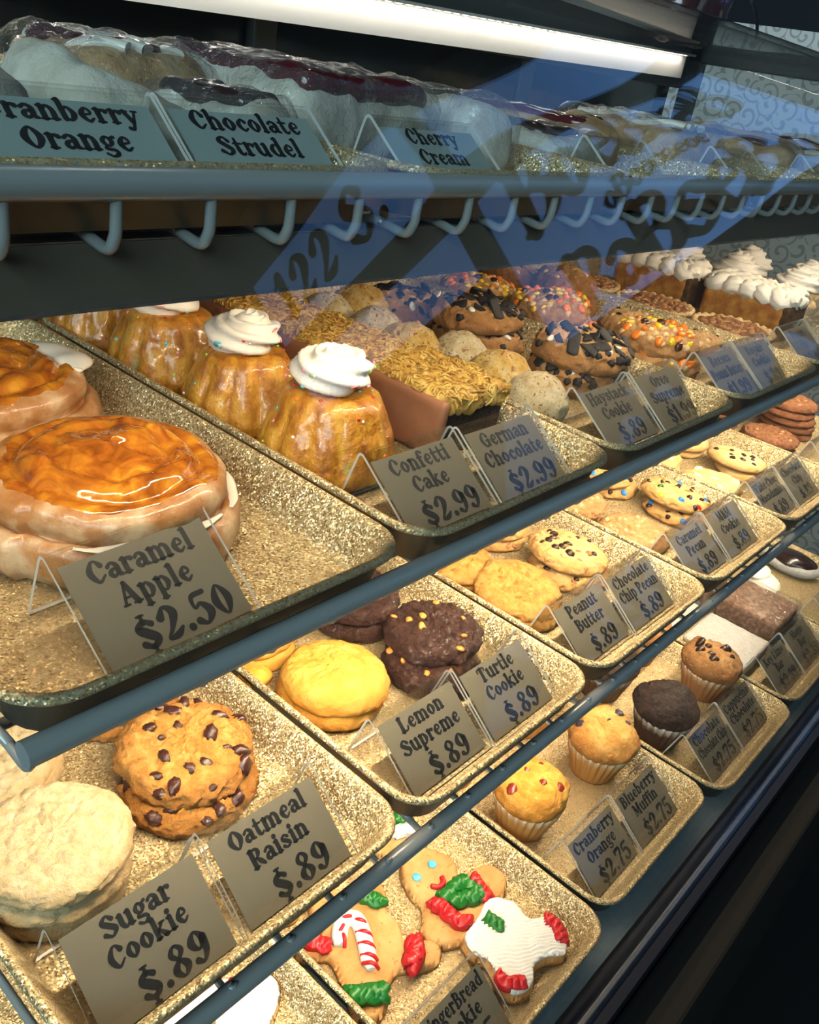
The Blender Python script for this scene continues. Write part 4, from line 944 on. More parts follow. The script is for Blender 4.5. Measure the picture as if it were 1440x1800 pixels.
# ------------------------------------------------------------------ trays and signs
G_T = 'gold glitter sheet trays in the case'
XD = .235
T3 = [('gold glitter tray of caramel apple rolls', 0), ('gold glitter tray of confetti cakes and coconut topped cakes', 1), ('gold glitter tray of haystack and black wafer cookies', 2),
      ('gold glitter tray of peanut candy and royale cookies', 3), ('gold glitter tray of pecan tarts and pumpkin bars', 4), ('gold glitter tray of frosted cupcakes at the far end', 5)]
for lb, k in T3: tray(k*XD, -.011, S3Z, lb, G_T)
T2 = [('gold glitter tray of sugar and oatmeal raisin cookies', 0), ('gold glitter tray of yellow lemon and dark turtle cookies', 1), ('gold glitter tray of peanut butter and chip pecan cookies', 2),
      ('gold glitter tray of caramel pecan and candy cookies', 3), ('gold glitter tray of white chocolate and chocolate chip cookies', 4), ('gold glitter tray of brown crinkle cookies at the far end', 5)]
for lb, k in T2: tray(.004+k*XD, -.046, S2Z, lb, G_T)
T1 = [('gold glitter tray of white frosted holiday cookies', -1, -.131), ('gold glitter tray of decorated gingerbread cookies', 0, -.131), ('gold glitter tray of cranberry and blueberry muffins', 1, -.124), ('gold glitter tray of dark chocolate and chip muffins', 2, -.136), ('gold glitter tray of lime bars and wrapped bars', 3, -.133), ('gold glitter tray of eclairs and cream puffs at the far end', 4, -.133)]
for lb, k, y in T1: tray(.239+k*XD, y, S1Z, lb, G_T)
T4 = [('gold glitter tray under the plain pale pastry', 0), ('gold glitter tray of cherry cream pastries', 1), ('gold glitter tray of brown pastry twists', 2), ('gold glitter tray behind the second blank sign', 3), ('gold glitter tray holding the far pastries on top', 4), ('gold glitter tray against the far end pane on top', 5)]
for lb, k in T4: tray(k*XD, .033, S4Z, lb, G_T)
f3, f2, f1, f4 = S3Z-TD, S2Z-TD, S1Z-TD, S4Z-TD
def sg(x, y, f, lines, price, label, rz=0): price_sign((x, y, f+.0006), lines, price, label, rz)
sg(-.1755, .012, f3, ['Caramel', 'Apple'], '$2.50', 'price sign reading Caramel Apple in front of the glazed roll', .05)
sg(.0335, .016, f3, ['Confetti', 'Cake'], '$2.99', 'price sign reading Confetti Cake')
sg(.1255, .013, f3, ['German', 'Chocolate'], '$2.99', 'price sign reading German Chocolate')
sg(.2880, .018, f3, ['Haystack', 'Cookie'], '$.89', 'price sign reading Haystack Cookie')
sg(.3795, .015, f3, ['Oreo', 'Supreme'], '$1.99', 'price sign in front of the black wafer cookies')
sg(.5200, .015, f3, ['Reeses', 'Peanut Butter'], '$1.99', 'price sign in front of the orange and yellow candy cookies')
sg(.6110, .013, f3, ['Royale', 'Cookie'], '$.89', 'price sign reading Royale Cookie')
sg(.7560, .014, f3, ['Pecan', 'Pie'], '$2.99', 'price sign in front of the pecan tarts')
sg(.8480, .014, f3, None, None, 'clear blank sign in front of the pumpkin pie bars')
sg(-.2070, -.030, f2, ['Sugar', 'Cookie'], '$.89', 'price sign reading Sugar Cookie')
sg(-.1145, -.029, f2, ['Oatmeal', 'Raisin'], '$.89', 'price sign reading Oatmeal Raisin')
sg(.0355, -.025, f2, ['Lemon', 'Supreme'], '$.89', 'price sign reading Lemon Supreme')
sg(.1270, -.027, f2, ['Turtle', 'Cookie'], '$.89', 'price sign reading Turtle Cookie')
sg(.2700, -.022, f2, ['Peanut', 'Butter'], '$.89', 'price sign reading Peanut Butter in front of peanut butter cookies')
sg(.3620, -.024, f2, ['Chocolate', 'Chip Pecan'], '$.89', 'price sign reading Chocolate Chip Pecan')
sg(.5020, -.022, f2, ['Caramel', 'Pecan'], '$.89', 'price sign reading Caramel Pecan')
sg(.5940, -.024, f2, ['M&M', 'Cookie'], '$.89', 'price sign in front of the bright candy cookies')
sg(.7380, -.020, f2, ['White Choc', 'Macadamia'], '$.89', 'price sign reading White Choc Macadamia')
sg(.8300, -.022, f2, ['Chocolate', 'Chip'], '$.89', 'price sign reading Chocolate Chip, beside White Choc Macadamia')
sg(.9900, -.020, f2, None, None, 'clear blank sign in front of the brown crinkle cookies')
sg(.0225, -.120, f1, ['GingerBread', 'Cookie'], '$.75', 'price sign reading GingerBread Cookie')
sg(.2685, -.105, f1, ['Cranberry', 'Orange'], '$2.75', 'price sign reading Cranberry Orange on the muffin tray')
sg(.3600, -.106, f1, ['Blueberry', 'Muffin'], '$2.75', 'price sign reading Blueberry Muffin')
sg(.5150, -.116, f1, ['Chocolate', 'Chocolate Chip'], '$2.75', 'price sign reading Chocolate Chocolate Chip')
sg(.6060, -.116, f1, ['Cappucino', 'Chocolate'], '$2.75', 'price sign reading Cappucino Chocolate')
sg(.7480, -.112, f1, ['Key Lime', 'Bar'], '$2.39', 'price sign reading Key Lime Bar')
sg(.8400, -.112, f1, ['Magic', 'Bar'], '$2.39', 'price sign reading Magic Bar')
sg(.9900, -.112, f1, None, None, 'clear blank sign in front of the eclairs')
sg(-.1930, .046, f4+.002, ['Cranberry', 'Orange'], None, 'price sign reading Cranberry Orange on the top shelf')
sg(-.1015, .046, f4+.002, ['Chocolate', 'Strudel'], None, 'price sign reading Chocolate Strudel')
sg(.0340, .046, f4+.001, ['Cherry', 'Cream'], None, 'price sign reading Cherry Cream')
sg(.2650, .048, f4, None, None, 'clear blank sign on top shelf beside Cherry Cream')
sg(.4900, .048, f4, None, None, 'clear blank sign on top shelf by the dark twists')
sg(.7300, .048, f4, None, None, 'clear blank sign at the far right of the top shelf')

# ------------------------------------------------------------------ upper middle shelf: rolls, cakes, big cookies
place('roll', (-.105, .128, f3), .3, 'large caramel glazed apple roll behind its price sign', 'sweet roll')
place('rollb', (-.104, .284, f3), .2, 'caramel apple roll with a white icing patch, second in its row', 'sweet roll')
g = 'confetti cakes'
place('conf', (.062, .126, f3), .2, 'confetti cake nearest the front, topped with a white swirl', 'cake', g)
place('confb', (.062, .219, f3), .9, 'second confetti cake from the front in its row', 'cake', g, scale=.95)
place('conf', (.060, .312, f3), 1.7, 'third confetti cake, its swirl cut off by the grey shade', 'cake', g)
place('confb', (.056, .402, f3), 2.6, 'dim rearmost confetti cake under the grey shade', 'cake', g)
g = 'coconut topped cakes'
place('german', (.182, .134, f3), 0, 'coconut topped chocolate cake slab nearest the front', 'cake', g)
place('germanb', (.172, .232, f3), .06, 'second coconut topped cake slab, behind the front one', 'cake', g)
place('german', (.170, .332, f3), -.04, 'rearmost coconut topped cake slab', 'cake', g)
g = 'haystack cookies'
for i, (x, y, kk, lb) in enumerate([(.284, .100, 'hay', 'smallest pale haystack cookie, nearest the Haystack sign'), (.292, .146, 'hay2', 'golden toasted haystack cookie, second in its row'), (.308, .204, 'hay', 'pale haystack cookie beside the coconut cake corner'),
        (.272, .236, 'hay2', 'haystack cookie with toasted tip against the coconut cake'), (.282, .292, 'hay', 'speckled haystack cookie, fifth from the front'), (.268, .345, 'hay', 'round pale haystack cookie touching the grey shade from below'), (.320, .350, 'hay2', 'rearmost haystack cookie beside the wafer cookies')]):
    place(kk, (x, y, f3), i*1.3, lb, 'cookie', g)
g = 'black wafer cookies'
place('oreo', (.408, .134, f3), .4, 'bottom cookie under the front black wafer cookie', 'cookie', g)
place('oreo', (.414, .136, f3+.022), 1.2, 'cookie topped with black wafers and cream, nearest the front', 'cookie', g)
place('oreo', (.405, .255, f3), 3.0, 'lower black wafer cookie of the second pile', 'cookie', g)
place('oreo', (.398, .258, f3+.023), 2.1, 'upper black wafer cookie of the second pile', 'cookie', g, (.05, .05))
place('oreo', (.400, .362, f3), 4.1, 'rearmost black wafer cookie', 'cookie', g)
g = 'orange and yellow candy cookies'
place('reese', (.548, .118, f3), .3, 'lower cookie of the front candy topped pile', 'cookie', g)
place('reese', (.554, .126, f3+.020), 2.0, 'cookie topped with orange and yellow candy, nearest the front', 'cookie', g)
place('reese', (.540, .245, f3), 1.0, 'lower candy topped cookie of the second pile', 'cookie', g)
place('reese', (.534, .252, f3+.020), 3.6, 'candy topped cookie leaning on the second pile', 'cookie', g, (.12, .08))
place('reese', (.530, .355, f3+.010), 5.0, 'rearmost candy topped cookie', 'cookie', g)
g = 'royale cookies'
place('royalpale', (.660, .118, f3), .5, 'lumpy royale cookie nearest the Royale sign', 'cookie', g)
place('royalpale', (.655, .206, f3), 2.5, 'pale royale cookie with dark chip, second in its row', 'cookie', g)
place('royal', (.648, .300, f3), 1.0, 'lower brown royale cookie of the tall pile', 'cookie', g)
place('royal', (.645, .304, f3+.022), 2.4, 'upper brown royale cookie of the tall pile', 'cookie', g)
place('royal', (.640, .385, f3+.010), 3.9, 'rearmost brown royale cookie', 'cookie', g)
g = 'pecan tarts'
place('tart', (.782, .128, f3), .0, 'pecan tart with fluted crust nearest its sign', 'tart', g)
place('tart', (.775, .238, f3), 1.0, 'second pecan tart in its foil dish', 'tart', g)
place('tart', (.770, .350, f3), 2.2, 'rearmost pecan tart with shiny foil rim', 'tart', g)
g = 'pumpkin pie bars'
place('pump', (.888, .150, f3), 0, 'pumpkin pie bar with whipped topping nearest the front', 'pie', g)
place('pump', (.884, .290, f3), .03, 'pumpkin pie bar behind the front one', 'pie', g)
g = 'frosted cupcakes'
for i, (x, y, lb) in enumerate([(1.005, .135, 'frosted cupcake at front of the far tray'), (1.000, .225, 'frosted cupcake behind the pumpkin bar topping'), (.998, .315, 'rearmost visible frosted cupcake near the shade edge'), (1.100, .150, 'frosted cupcake nearest the far end pane'), (1.095, .245, 'second frosted cupcake along the far end pane')]):
    place('cup', (x, y, f3), i*.8, lb, 'cupcake', g)

# ------------------------------------------------------------------ lower middle shelf: cookies in piles
def pile(key, x, y, f, n, dz, labels, cat, group, jit=.003, seed=0, tilt=(0, 0)):
    rg = random.Random(seed)
    for i in range(n):
        place(key, (x+rg.uniform(-jit, jit), y+rg.uniform(-jit, jit), f+i*dz), rg.uniform(0, 6.2), labels[i], cat, group, tilt if i == n-1 else (0, 0))
pile('sugar', -.172, .078, f2, 3, .0118, ['bottom sugar cookie of the front pile', 'middle sugar cookie of the front pile', 'top sugar cookie of the front pile, pale and cracked'], 'cookie', 'sugar cookies', .002, 1)
pile('sugar', -.166, .172, f2, 2, .0118, ['lower sugar cookie of the pile behind', 'upper sugar cookie of the pile behind, near the rod end'], 'cookie', 'sugar cookies', .003, 2)
place('oat', (-.073, .087, f2), 4, 'lower oatmeal raisin cookie under the raisin topped one', 'cookie', 'oatmeal raisin cookies')
place('oat', (-.068, .097, f2+.0150), .4, 'upper oatmeal raisin cookie of the front pile', 'cookie', 'oatmeal raisin cookies', (.03, -.02))
pile('oat', -.064, .192, f2, 2, .015, ['lower oatmeal raisin cookie of the rear pile', 'upper oatmeal raisin cookie of the rear pile'], 'cookie', 'oatmeal raisin cookies', .003, 4)
pile('lemon', .066, .092, f2, 2, .0115, ['lower yellow lemon cookie of the front pair', 'upper yellow lemon cookie of the front pair'], 'cookie', 'lemon cookies', .004, 5)
place('lemon', (.052, .184, f2), 1, 'lower lemon cookie of the rear pair', 'cookie', 'lemon cookies'); place('lemon', (.055, .187, f2+.0125), 2, 'upper lemon cookie of the rear pair, under the rod', 'cookie', 'lemon cookies')
LB = plain('lemon_broken', (.72, .38, .05), .6, bump=.6, bscale=220, var=.15)
obj('cookie_piece', mesh('cookie_piece', *blob(.011, 77, .35, 1, 12, (1.5, .9, .6)), LB), loc=(.028, .142, f2+.0065), label='small broken piece of yellow cookie beside the lemon cookies', cat='cookie piece')
place('turtle', (.158, .066, f2), 1, 'lower dark turtle cookie of the front pair', 'cookie', 'turtle cookies')
place('turtle', (.175, .082, f2+.0145), 3.2, 'upper dark turtle cookie with caramel bits, front pair', 'cookie', 'turtle cookies', (.05, .03))
pile('turtle', .160, .164, f2, 2, .0155, ['lower dark turtle cookie of the rear pair', 'upper dark turtle cookie of the rear pair'], 'cookie', 'turtle cookies', .004, 7)
place('pb', (.300, .074, f2), 2, 'bottom peanut butter cookie of the front pile', 'cookie', 'peanut butter cookies'); place('pb', (.301, .080, f2+.0125), 4, 'peanut butter cookie with a swirled top, nearest the front', 'cookie', 'peanut butter cookies', (.0, .14))
pile('pb', .286, .158, f2, 2, .0125, ['lower peanut butter cookie of the rear pile', 'upper peanut butter cookie of the rear pile'], 'cookie', 'peanut butter cookies', .004, 9)
place('ccp', (.400, .080, f2), 2, 'lower chip pecan cookie of the front pair', 'cookie', 'chip pecan cookies'); place('ccp', (.406, .090, f2+.0135), .5, 'upper chip pecan cookie with chocolate chips, front pair', 'cookie', 'chip pecan cookies', (.08, .05))
pile('ccp', .394, .182, f2, 2, .013, ['lower chip pecan cookie of the rear pair', 'upper chip pecan cookie of the rear pair'], 'cookie', 'chip pecan cookies', .004, 11)
place('carp', (.538, .078, f2), 2.6, 'caramel pecan cookie nearest its sign', 'cookie', 'caramel pecan cookies', (.0, .06))
pile('carp', .520, .160, f2, 2, .012, ['lower caramel pecan cookie of the rear pair', 'upper caramel pecan cookie of the rear pair'], 'cookie', 'caramel pecan cookies', .004, 13)
place('mm', (.648, .074, f2), 4, 'lower candy cookie of the front pair', 'cookie', 'bright candy cookies'); place('mm', (.655, .086, f2+.0135), .6, 'upper candy cookie with blue and red candies, front pair', 'cookie', 'bright candy cookies', (.10, .06))
pile('mm', .630, .176, f2, 2, .013, ['lower candy cookie of the rear pair', 'upper candy cookie of the rear pair'], 'cookie', 'bright candy cookies', .004, 15)
place('wc', (.772, .084, f2+.002), 1, 'white chocolate cookie nearest its sign', 'cookie', 'white chocolate cookies', (.0, .08))
pile('wc', .756, .168, f2, 2, .012, ['lower white chocolate cookie of the rear pair', 'upper white chocolate cookie of the rear pair'], 'cookie', 'white chocolate cookies', .004, 17)
place('chip', (.868, .074, f2), 3, 'lower chocolate chip cookie of the front pair', 'cookie', 'chocolate chip cookies'); place('chip', (.866, .090, f2+.0115), 1, 'upper chocolate chip cookie of the front pair', 'cookie', 'chocolate chip cookies', (.08, .03))
pile('chip', .858, .178, f2, 2, .0115, ['lower chocolate chip cookie of the rear pair', 'upper chocolate chip cookie of the rear pair'], 'cookie', 'chocolate chip cookies', .004, 19)
pile('brown', 1.018, .100, f2, 2, .0115, ['lower brown crinkle cookie nearest the front', 'upper brown crinkle cookie nearest the front'], 'cookie', 'brown crinkle cookies', .004, 21)
pile('brown', 1.112, .110, f2, 5, .0115, ['bottom brown crinkle cookie of the tall pile', 'second brown crinkle cookie up the tall pile', 'third brown crinkle cookie up the tall pile', 'fourth brown crinkle cookie up the tall pile', 'top brown crinkle cookie of the tall pile'], 'cookie', 'brown crinkle cookies', .004, 22)
pile('brown', 1.02, .196, f2, 3, .0115, ['bottom brown crinkle cookie of the rear pile', 'middle brown crinkle cookie of the rear pile', 'top brown crinkle cookie of the rear pile'], 'cookie', 'brown crinkle cookies', .004, 23)

# ------------------------------------------------------------------ deck: muffins and bars
g = 'muffins'
place('cran', (.292, .004, f1), .5, 'golden cranberry muffin nearest its price sign', 'muffin', g); place('cran', (.288, .098, f1), 2.5, 'golden cranberry muffin behind the front one', 'muffin', g); place('cran', (.290, .19, f1), 4.1, 'rearmost golden cranberry muffin under the lower shelf', 'muffin', g)
place('blue', (.424, -.004, f1), 1.2, 'blueberry muffin nearest its price sign', 'muffin', g); place('blue', (.420, .092, f1), 3.3, 'blueberry muffin behind the front one', 'muffin', g); place('blue', (.42, .186, f1), 5.0, 'rearmost blueberry muffin under the lower shelf', 'muffin', g)
place('choc', (.536, -.028, f1), .2, 'dark chocolate muffin nearest the front', 'muffin', g); place('choc', (.556, .064, f1), 2.4, 'dark chocolate muffin behind the front one', 'muffin', g)
place('capp', (.672, -.026, f1), 2.0, 'tan muffin with chocolate chips nearest the front', 'muffin', g); place('capp', (.664, .072, f1), 4.2, 'tan chip muffin behind the front one', 'muffin', g)
g = 'powdered lime bars'
place('lime', (.786, -.008, f1), 0, 'white powdered lime bar behind the Key Lime sign', 'bar', g); place('lime', (.786, .096, f1), .02, 'white powdered lime bar behind the front one', 'bar', g)
g = 'wrapped brown bars'
place('magic', (.896, -.006, f1+.008), .0, 'plastic wrapped brown bar nearest the front', 'bar', g); place('magic', (.895, .104, f1+.008), .03, 'plastic wrapped brown bar behind the front one', 'bar', g)
bbox('paperboard_pad', .846, .946, -.056, .044, f1+.0002, f1+.0075, plain('white_pad', (.7, .68, .64), .6), .001, label='white pad under the front wrapped bar', cat='pad')
bbox('paperboard_pad', .846, .946, .054, .154, f1+.0002, f1+.0075, MATS['white_pad'], .001, label='white pad under the rear wrapped bar', cat='pad')
place('fluff', (1.012, .024, f1), .2, 'white cream puff nearest the wrapped bar', 'pastry', 'cream puffs'); place('fluff', (1.02, .110, f1), 1.4, 'white cream puff behind the front one', 'pastry', 'cream puffs')
place('eclair', (1.125, .018, f1), .1, 'dark glazed eclair nearest the front', 'pastry', 'eclairs'); place('eclair', (1.115, .128, f1), -.05, 'dark glazed eclair behind the front one', 'pastry', 'eclairs')

# ------------------------------------------------------------------ deck: gingerbread
def ging(name, loc, circles, label, k=.004, cat='cookie', group='decorated gingerbread cookies'):
    V, Fc = ginger(circles, k); return obj(name, mesh(name, V, Fc, M_GINGER), loc=loc, label=label, cat=cat, group=group)
def pipe(o, nm, path, w, m, ruf=.0, fq=0, lobes=6, lab=None):
    obj(nm, mesh(nm, *piping(path, w, ruf, fq, lobes), m), o, label=lab)
def dotp(o, nm, x, y, r, m, lab=None, sq=.45):
    obj(nm, mesh(nm, *blob(r, 3, .02, 1, 10, (1, 1, sq)), m), o, loc=(x, y, .0108), label=lab)
zg = f1+.0004
def ging_poly(loc, pts, label):
    P = np.array(pts); bb = (P[:, 0].min()-.01, P[:, 0].max()+.01, P[:, 1].min()-.01, P[:, 1].max()+.01)
    V, Fc = plate(poly_sdf(pts), bb, .0019, .0105, .0045); V[:, 2] += .0005*fbm(V, 220, 2, 5)*(V[:, 2] > .003)
    return obj('gingerbread_cookie', mesh('gingerbread_cookie', V, Fc, M_GINGER), loc=loc, label=label, cat='cookie', group='decorated gingerbread cookies')
o = ging_poly((.064, .014, zg), [(-.030, .0093), (-.0424, .0195), (-.0490, .0290), (-.0444, .0372), (-.034, .0395), (-.0195, .0330), (-.016, .046), (-.006, .062), (.010, .066), (.022, .056), (.0225, .042), (.0379, .0475), (.0530, .0440), (.0583, .0330), (.051, .0177), (.0412, .0086), (.0400, -.0080), (.0310, -.0215), (.0403, -.0282), (.0500, -.0390), (.0492, -.0491), (.0391, -.0545), (.0240, -.0500), (.006, -.0375), (-.008, -.040), (-.0200, -.0500), (-.0350, -.0540), (-.0470, -.0480), (-.0480, -.0340), (-.0395, -.0180)], 'gingerbread cookie with a red and white candy cane on its middle')
pipe(o, 'candy_cane', [(-.0150, .0100), (-.0125, .0170), (-.0030, .0240), (.0050, .0240), (.0095, .0180), (.0055, .0070), (-.0046, -.0085), (-.0140, -.0225)], .0072, M_WHITEI, 0, 0, 0, 'white icing candy cane')
for (x, y, a) in ((-.0140, .0120, 2.6), (-.0090, .0200, 1.9), (.0020, .0245, 1.1), (.0085, .0140, .45), (.0035, .0035, .5), (-.0025, -.0055, .5), (-.0085, -.0145, .5), (-.0130, -.0205, .5)):
    c, s_ = math.cos(a-PI/2), math.sin(a-PI/2); r_ = .0070
    obj('red_stripe', mesh('red_stripe', *sweep(smoothpath([(x-r_*c, y-r_*s_, .0152), (x-.0025*c, y-.0025*s_-.0012, .0203), (x+.0025*c, y+.0025*s_-.0012, .0203), (x+r_*c, y+r_*s_, .0152)], 5), .0017, 8), M_RED), o, label='red icing stripe')
pipe(o, 'icing_cuff', [(.0300, .0360), (.0349, .0257), (.0380, .0140)], .0062, M_GREEN, .0022, 700, 6, 'green icing cuff')
pipe(o, 'icing_cuff', [(-.0367, .0340), (-.0316, .0262), (-.0261, .0159)], .0062, M_RED, .0022, 700, 6, 'red icing cuff')
pipe(o, 'icing_cuff', [(-.0447, -.0260), (-.0331, -.0353), (-.0184, -.0449)], .0075, M_GREEN, .0026, 560, 7, 'green icing cuff')
pipe(o, 'icing_cuff', [(.0325, -.0274), (.0243, -.0379), (.0106, -.0430)], .0075, M_RED, .0026, 560, 7, 'red icing cuff')
o = ging_poly((.142, -.004, zg), [(.0012, .0446), (.013, .0550), (.027, .0575), (.041, .0515), (.049, .0403), (.0525, .0275), (.0500, .0150), (.0420, .0075), (.0500, .0040), (.0619, .0025), (.0740, -.0030), (.0789, -.0140), (.0742, -.0280), (.060, -.0345), (.046, -.0340), (.037, -.044), (.020, -.050), (.002, -.0455), (-.0151, -.0372), (-.0290, -.0282), (-.0340, -.0180), (-.0300, -.0070), (-.0180, .0010), (-.0090, .0100), (-.0085, .0220), (-.0045, .0340)], 'gingerbread cookie with a smiling face, blue eyes and green scarf')
dotp(o, 'eye', .0304, .0315, .0046, M_BLUEI, 'blue icing eye'); dotp(o, 'eye', .0080, .0315, .0046, M_BLUEI, 'blue icing eye')
pipe(o, 'mouth', [(.0100, .0165), (.0150, .0105), (.0225, .0108), (.0262, .0165)], .0025, M_RED, 0, 0, 0, 'red icing smile')
pipe(o, 'icing_trim', [(-.009, .0020), (.0, -.0053), (-.0022, -.0160), (-.0005, -.0264), (.0075, -.0339)], .0060, M_RED, .0022, 520, 6, 'ruffled red icing trim')
pipe(o, 'icing_trim', [(.046, -.0034), (.0422, -.0176), (.0381, -.0311)], .0060, M_RED, .0022, 520, 6, 'ruffled red icing trim')
pipe(o, 'scarf', [(.0049, .0031), (.0115, -.0025), (.0222, -.0010), (.0338, -.0025), (.0352, -.0114), (.0362, -.0180), (.0394, -.0247)], .0066, M_GREEN, .0024, 480, 7, 'ruffled green icing scarf')
pipe(o, 'scarf', [(.0073, -.0059), (.0153, -.0119), (.0247, -.0161), (.0339, -.0240)], .0062, M_GREEN, .0022, 480, 7, 'ruffled green icing scarf')
star = [(-.0317, .0316), (-.0170, .0350), (-.0028, .0370), (.0120, .0415), (.0247, .0380), (.0341, .0207), (.0310, .0040), (.0400, -.0030), (.0500, -.0080), (.0486, -.0225), (.0370, -.0360), (.0234, -.0409), (.0095, -.0311), (-.0050, -.0285), (-.0150, -.0350), (-.0278, -.0375), (-.0410, -.0309), (-.0430, -.0190), (-.0386, -.0089), (-.0326, .0036), (-.0377, .0153)]
o = ging_poly((.1625, -.0745, zg+.0030), star, 'gingerbread cookie covered in combed white icing with red tips')
_f = poly_sdf(star)
V, Fc = plate(lambda P: _f(P)+.0014, (-.056, .062, -.052, .052), .0010, .0042, .0032, lambda P, e: .0013*np.sin((P[:, 0]*.55+P[:, 1]*.85)*1900+9*fbm(np.column_stack([P, 0*P[:, 0]]), 50, 3, 4))*e)
V[:, 2] += .0098; obj('white_icing_coat', mesh('white_icing_coat', V, Fc, M_WHITEI), o, label='combed white icing')
pipe(o, 'icing_cuff', [(.0400, -.0064), (.0405, -.0204), (.0306, -.0338)], .0058, M_RED, .001, 500, 6, 'red icing cuff')
pipe(o, 'icing_cuff', [(-.0383, -.0092), (-.0383, -.0209), (-.0244, -.0324)], .0058, M_RED, .001, 500, 6, 'red icing cuff')
pipe(o, 'holly_leaf', [(-.0012, .0292), (-.0007, .0212), (.0015, .0139)], .0062, M_GREEN, .001, 900, 5, 'green icing leaf')
o = ging('gingerbread_cookie', (.178, .082, zg), [(0, 0, .022), (.018, .012, .018), (-.024, -.002, .015), (.008, -.022, .013), (.004, .03, .02)], 'gingerbread cookie half hidden behind the shelf rod, white and green icing')
pipe(o, 'icing_trim', [(-.012, -.006), (0, -.010), (.012, -.016)], .0062, M_WHITEI, .001, 500, 6, 'white icing'); pipe(o, 'icing_trim', [(.0, .006), (.010, .001), (.018, -.004)], .0062, M_GREEN, .002, 500, 6, 'green icing')
o = ging('gingerbread_cookie', (.066, .108, zg), [(0, 0, .024), (.028, -.02, .014), (-.028, -.022, .014), (0, .034, .02)], 'gingerbread cookie under the shelf with red and white icing')
pipe(o, 'icing_cuff', [(-.036, -.022), (-.028, -.028), (-.020, -.032)], .006, M_RED, .002, 600, 6); pipe(o, 'icing_cuff', [(.022, -.030), (.030, -.025), (.036, -.016)], .006, M_WHITEI, .002, 600, 6)
# white holiday cookies on the next tray
for (x, y, lb) in ((-.046, .034, 'white frosted holiday cookie with a purple mark nearest the front'), (-.086, .070, 'white and red frosted holiday cookie under the shelf')):
    cs = [(0, 0, .021), (.017, .006, .017), (-.020, -.010, .018), (-.006, .022, .016)]
    o = ging('holiday_cookie', (x, y, zg), cs, lb, .004, 'cookie', 'white frosted holiday cookies')
    C = np.array(cs, float); C[:, 2] -= .0012; V, Fc = plate(union(C, .004), (-.05, .05, -.045, .05), .0017, .0042, .0035); V[:, 2] += .0098
    obj('white_icing_coat', mesh('white_icing_coat', V, Fc, M_WHITEI), o, label='smooth white icing')
    dotp(o, 'icing_mark', -.006, -.014, .005, plain('purple_icing', (.03, .02, .06), .35) if 'purple_icing' not in MATS else MATS['purple_icing'])
    pipe(o, 'icing_trim', [(-.018, .016), (-.006, .020), (.008, .024)], .0055, M_RED, .001, 500, 6, 'red icing trim')

# ------------------------------------------------------------------ top shelf: wrapped strudels
B_DOUGH = baked('pale_pastry_dough', (.52, .46, .37), (.64, .59, .50), (.72, .68, .60), None, scale=60, bump=.35, bscale=220, rough=.55)
B_PASTRY = baked('browned_pastry', (.34, .17, .06), (.50, .29, .12), (.62, .42, .22), None, scale=60, bump=.4, bscale=220, rough=.4, coat=.3)
M_BERRY = plain('dark_red_filling', (.085, .008, .012), .2, bump=.3, bscale=120, coat_weight=.7)
M_CHOCF = plain('dark_chocolate_filling', (.03, .012, .010), .2, bump=.4, bscale=120, coat_weight=.6)
def strudel(loc, rz, sx, sy, sz, mat, label, seed, fill=None, wrap=True, amp=.010, icing=False, taper=0, fs=.62, cat='pastry', group='wrapped strudels on the top shelf'):
    V, Fc = rbox(sx, sy, sz, min(sx, sy, sz)*.42, 34); V, Fc = displace(V, Fc, amp, 26, 3, seed); V, Fc = displace(V, Fc, .0014, 130, 3, seed+1); V[:, 2] *= 1-taper*np.clip(V[:, 0]/sx+.35, 0, 1)
    V[:, 2] = np.maximum(V[:, 2], 0)
    o = obj('strudel', mesh('strudel', V, Fc, mat), loc=loc, rot=(0, 0, rz), label=label, cat=cat, group=group)
    if fill is not None:
        W, Wf = rbox(sx*fs, sy*(fs+.12), sz*.30, sz*.13, 22); W, Wf = displace(W, Wf, .005, 45, 3, seed+2); W[:, 2] += sz*.80
        obj('filling', mesh('filling', W, Wf, fill), o, label='glossy dark filling')
    if icing:
        for i in range(3):
            t = np.linspace(-.4, .4, 12); I, If = sweep(np.column_stack([sx*.35*(i-1)/1.5+.01*np.sin(t*9+i), t*sy, np.full(12, sz*1.02)+.003*np.sin(t*14)]), .007, 10, flat=.5); I, If = displace(I, If, .002, 80, 2, i)
            obj('icing', mesh('icing', I, If, M_ICING), o, label='white icing drizzle')
    if wrap:
        W, Wf = rbox(sx*1.06, sy*1.06, sz*1.10, min(sx, sy, sz)*.36, 30); W, Wf = displace(W, Wf, amp*.9, 28, 3, seed); W, Wf = displace(W, Wf, .004, 60, 2, seed+7); W[:, 2] = np.maximum(W[:, 2], 0)
        obj('plastic_wrap', mesh('plastic_wrap', W, Wf, WRAP), o, label='crinkled clear plastic wrap')
    return o
strudel((-.192, .165, f4), .1, .07, .14, .048, B_DOUGH, 'pale strudel at the left edge of the top shelf', 201, None, False)
strudel((-.084, .150, f4), -.10, .095, .090, .052, B_DOUGH, 'large plain pale pastry rising behind the Cranberry Orange sign', 203, None, False, .008, False, .65)
strudel((-.022, .262, f4), .05, .095, .110, .049, B_PASTRY, 'iced pastry in plastic wrap behind the pale one', 206, M_BERRY, True, .012, True)
strudel((-.026, .152, f4), .15, .046, .085, .040, B_DOUGH, 'low wrapped pastry behind the Chocolate Strudel sign', 208, M_CHOCF, True, .008)
strudel((.086, .215, f4), .05, .140, .140, .052, B_DOUGH, 'big wrapped cherry pastry behind the Cherry Cream sign', 211, M_BERRY, True, .010, False, 0, .82)
strudel((.195, .190, f4), -.1, .055, .130, .050, B_DOUGH, 'wrapped pastry end standing right of the Cherry Cream sign', 214, None, True, .008)
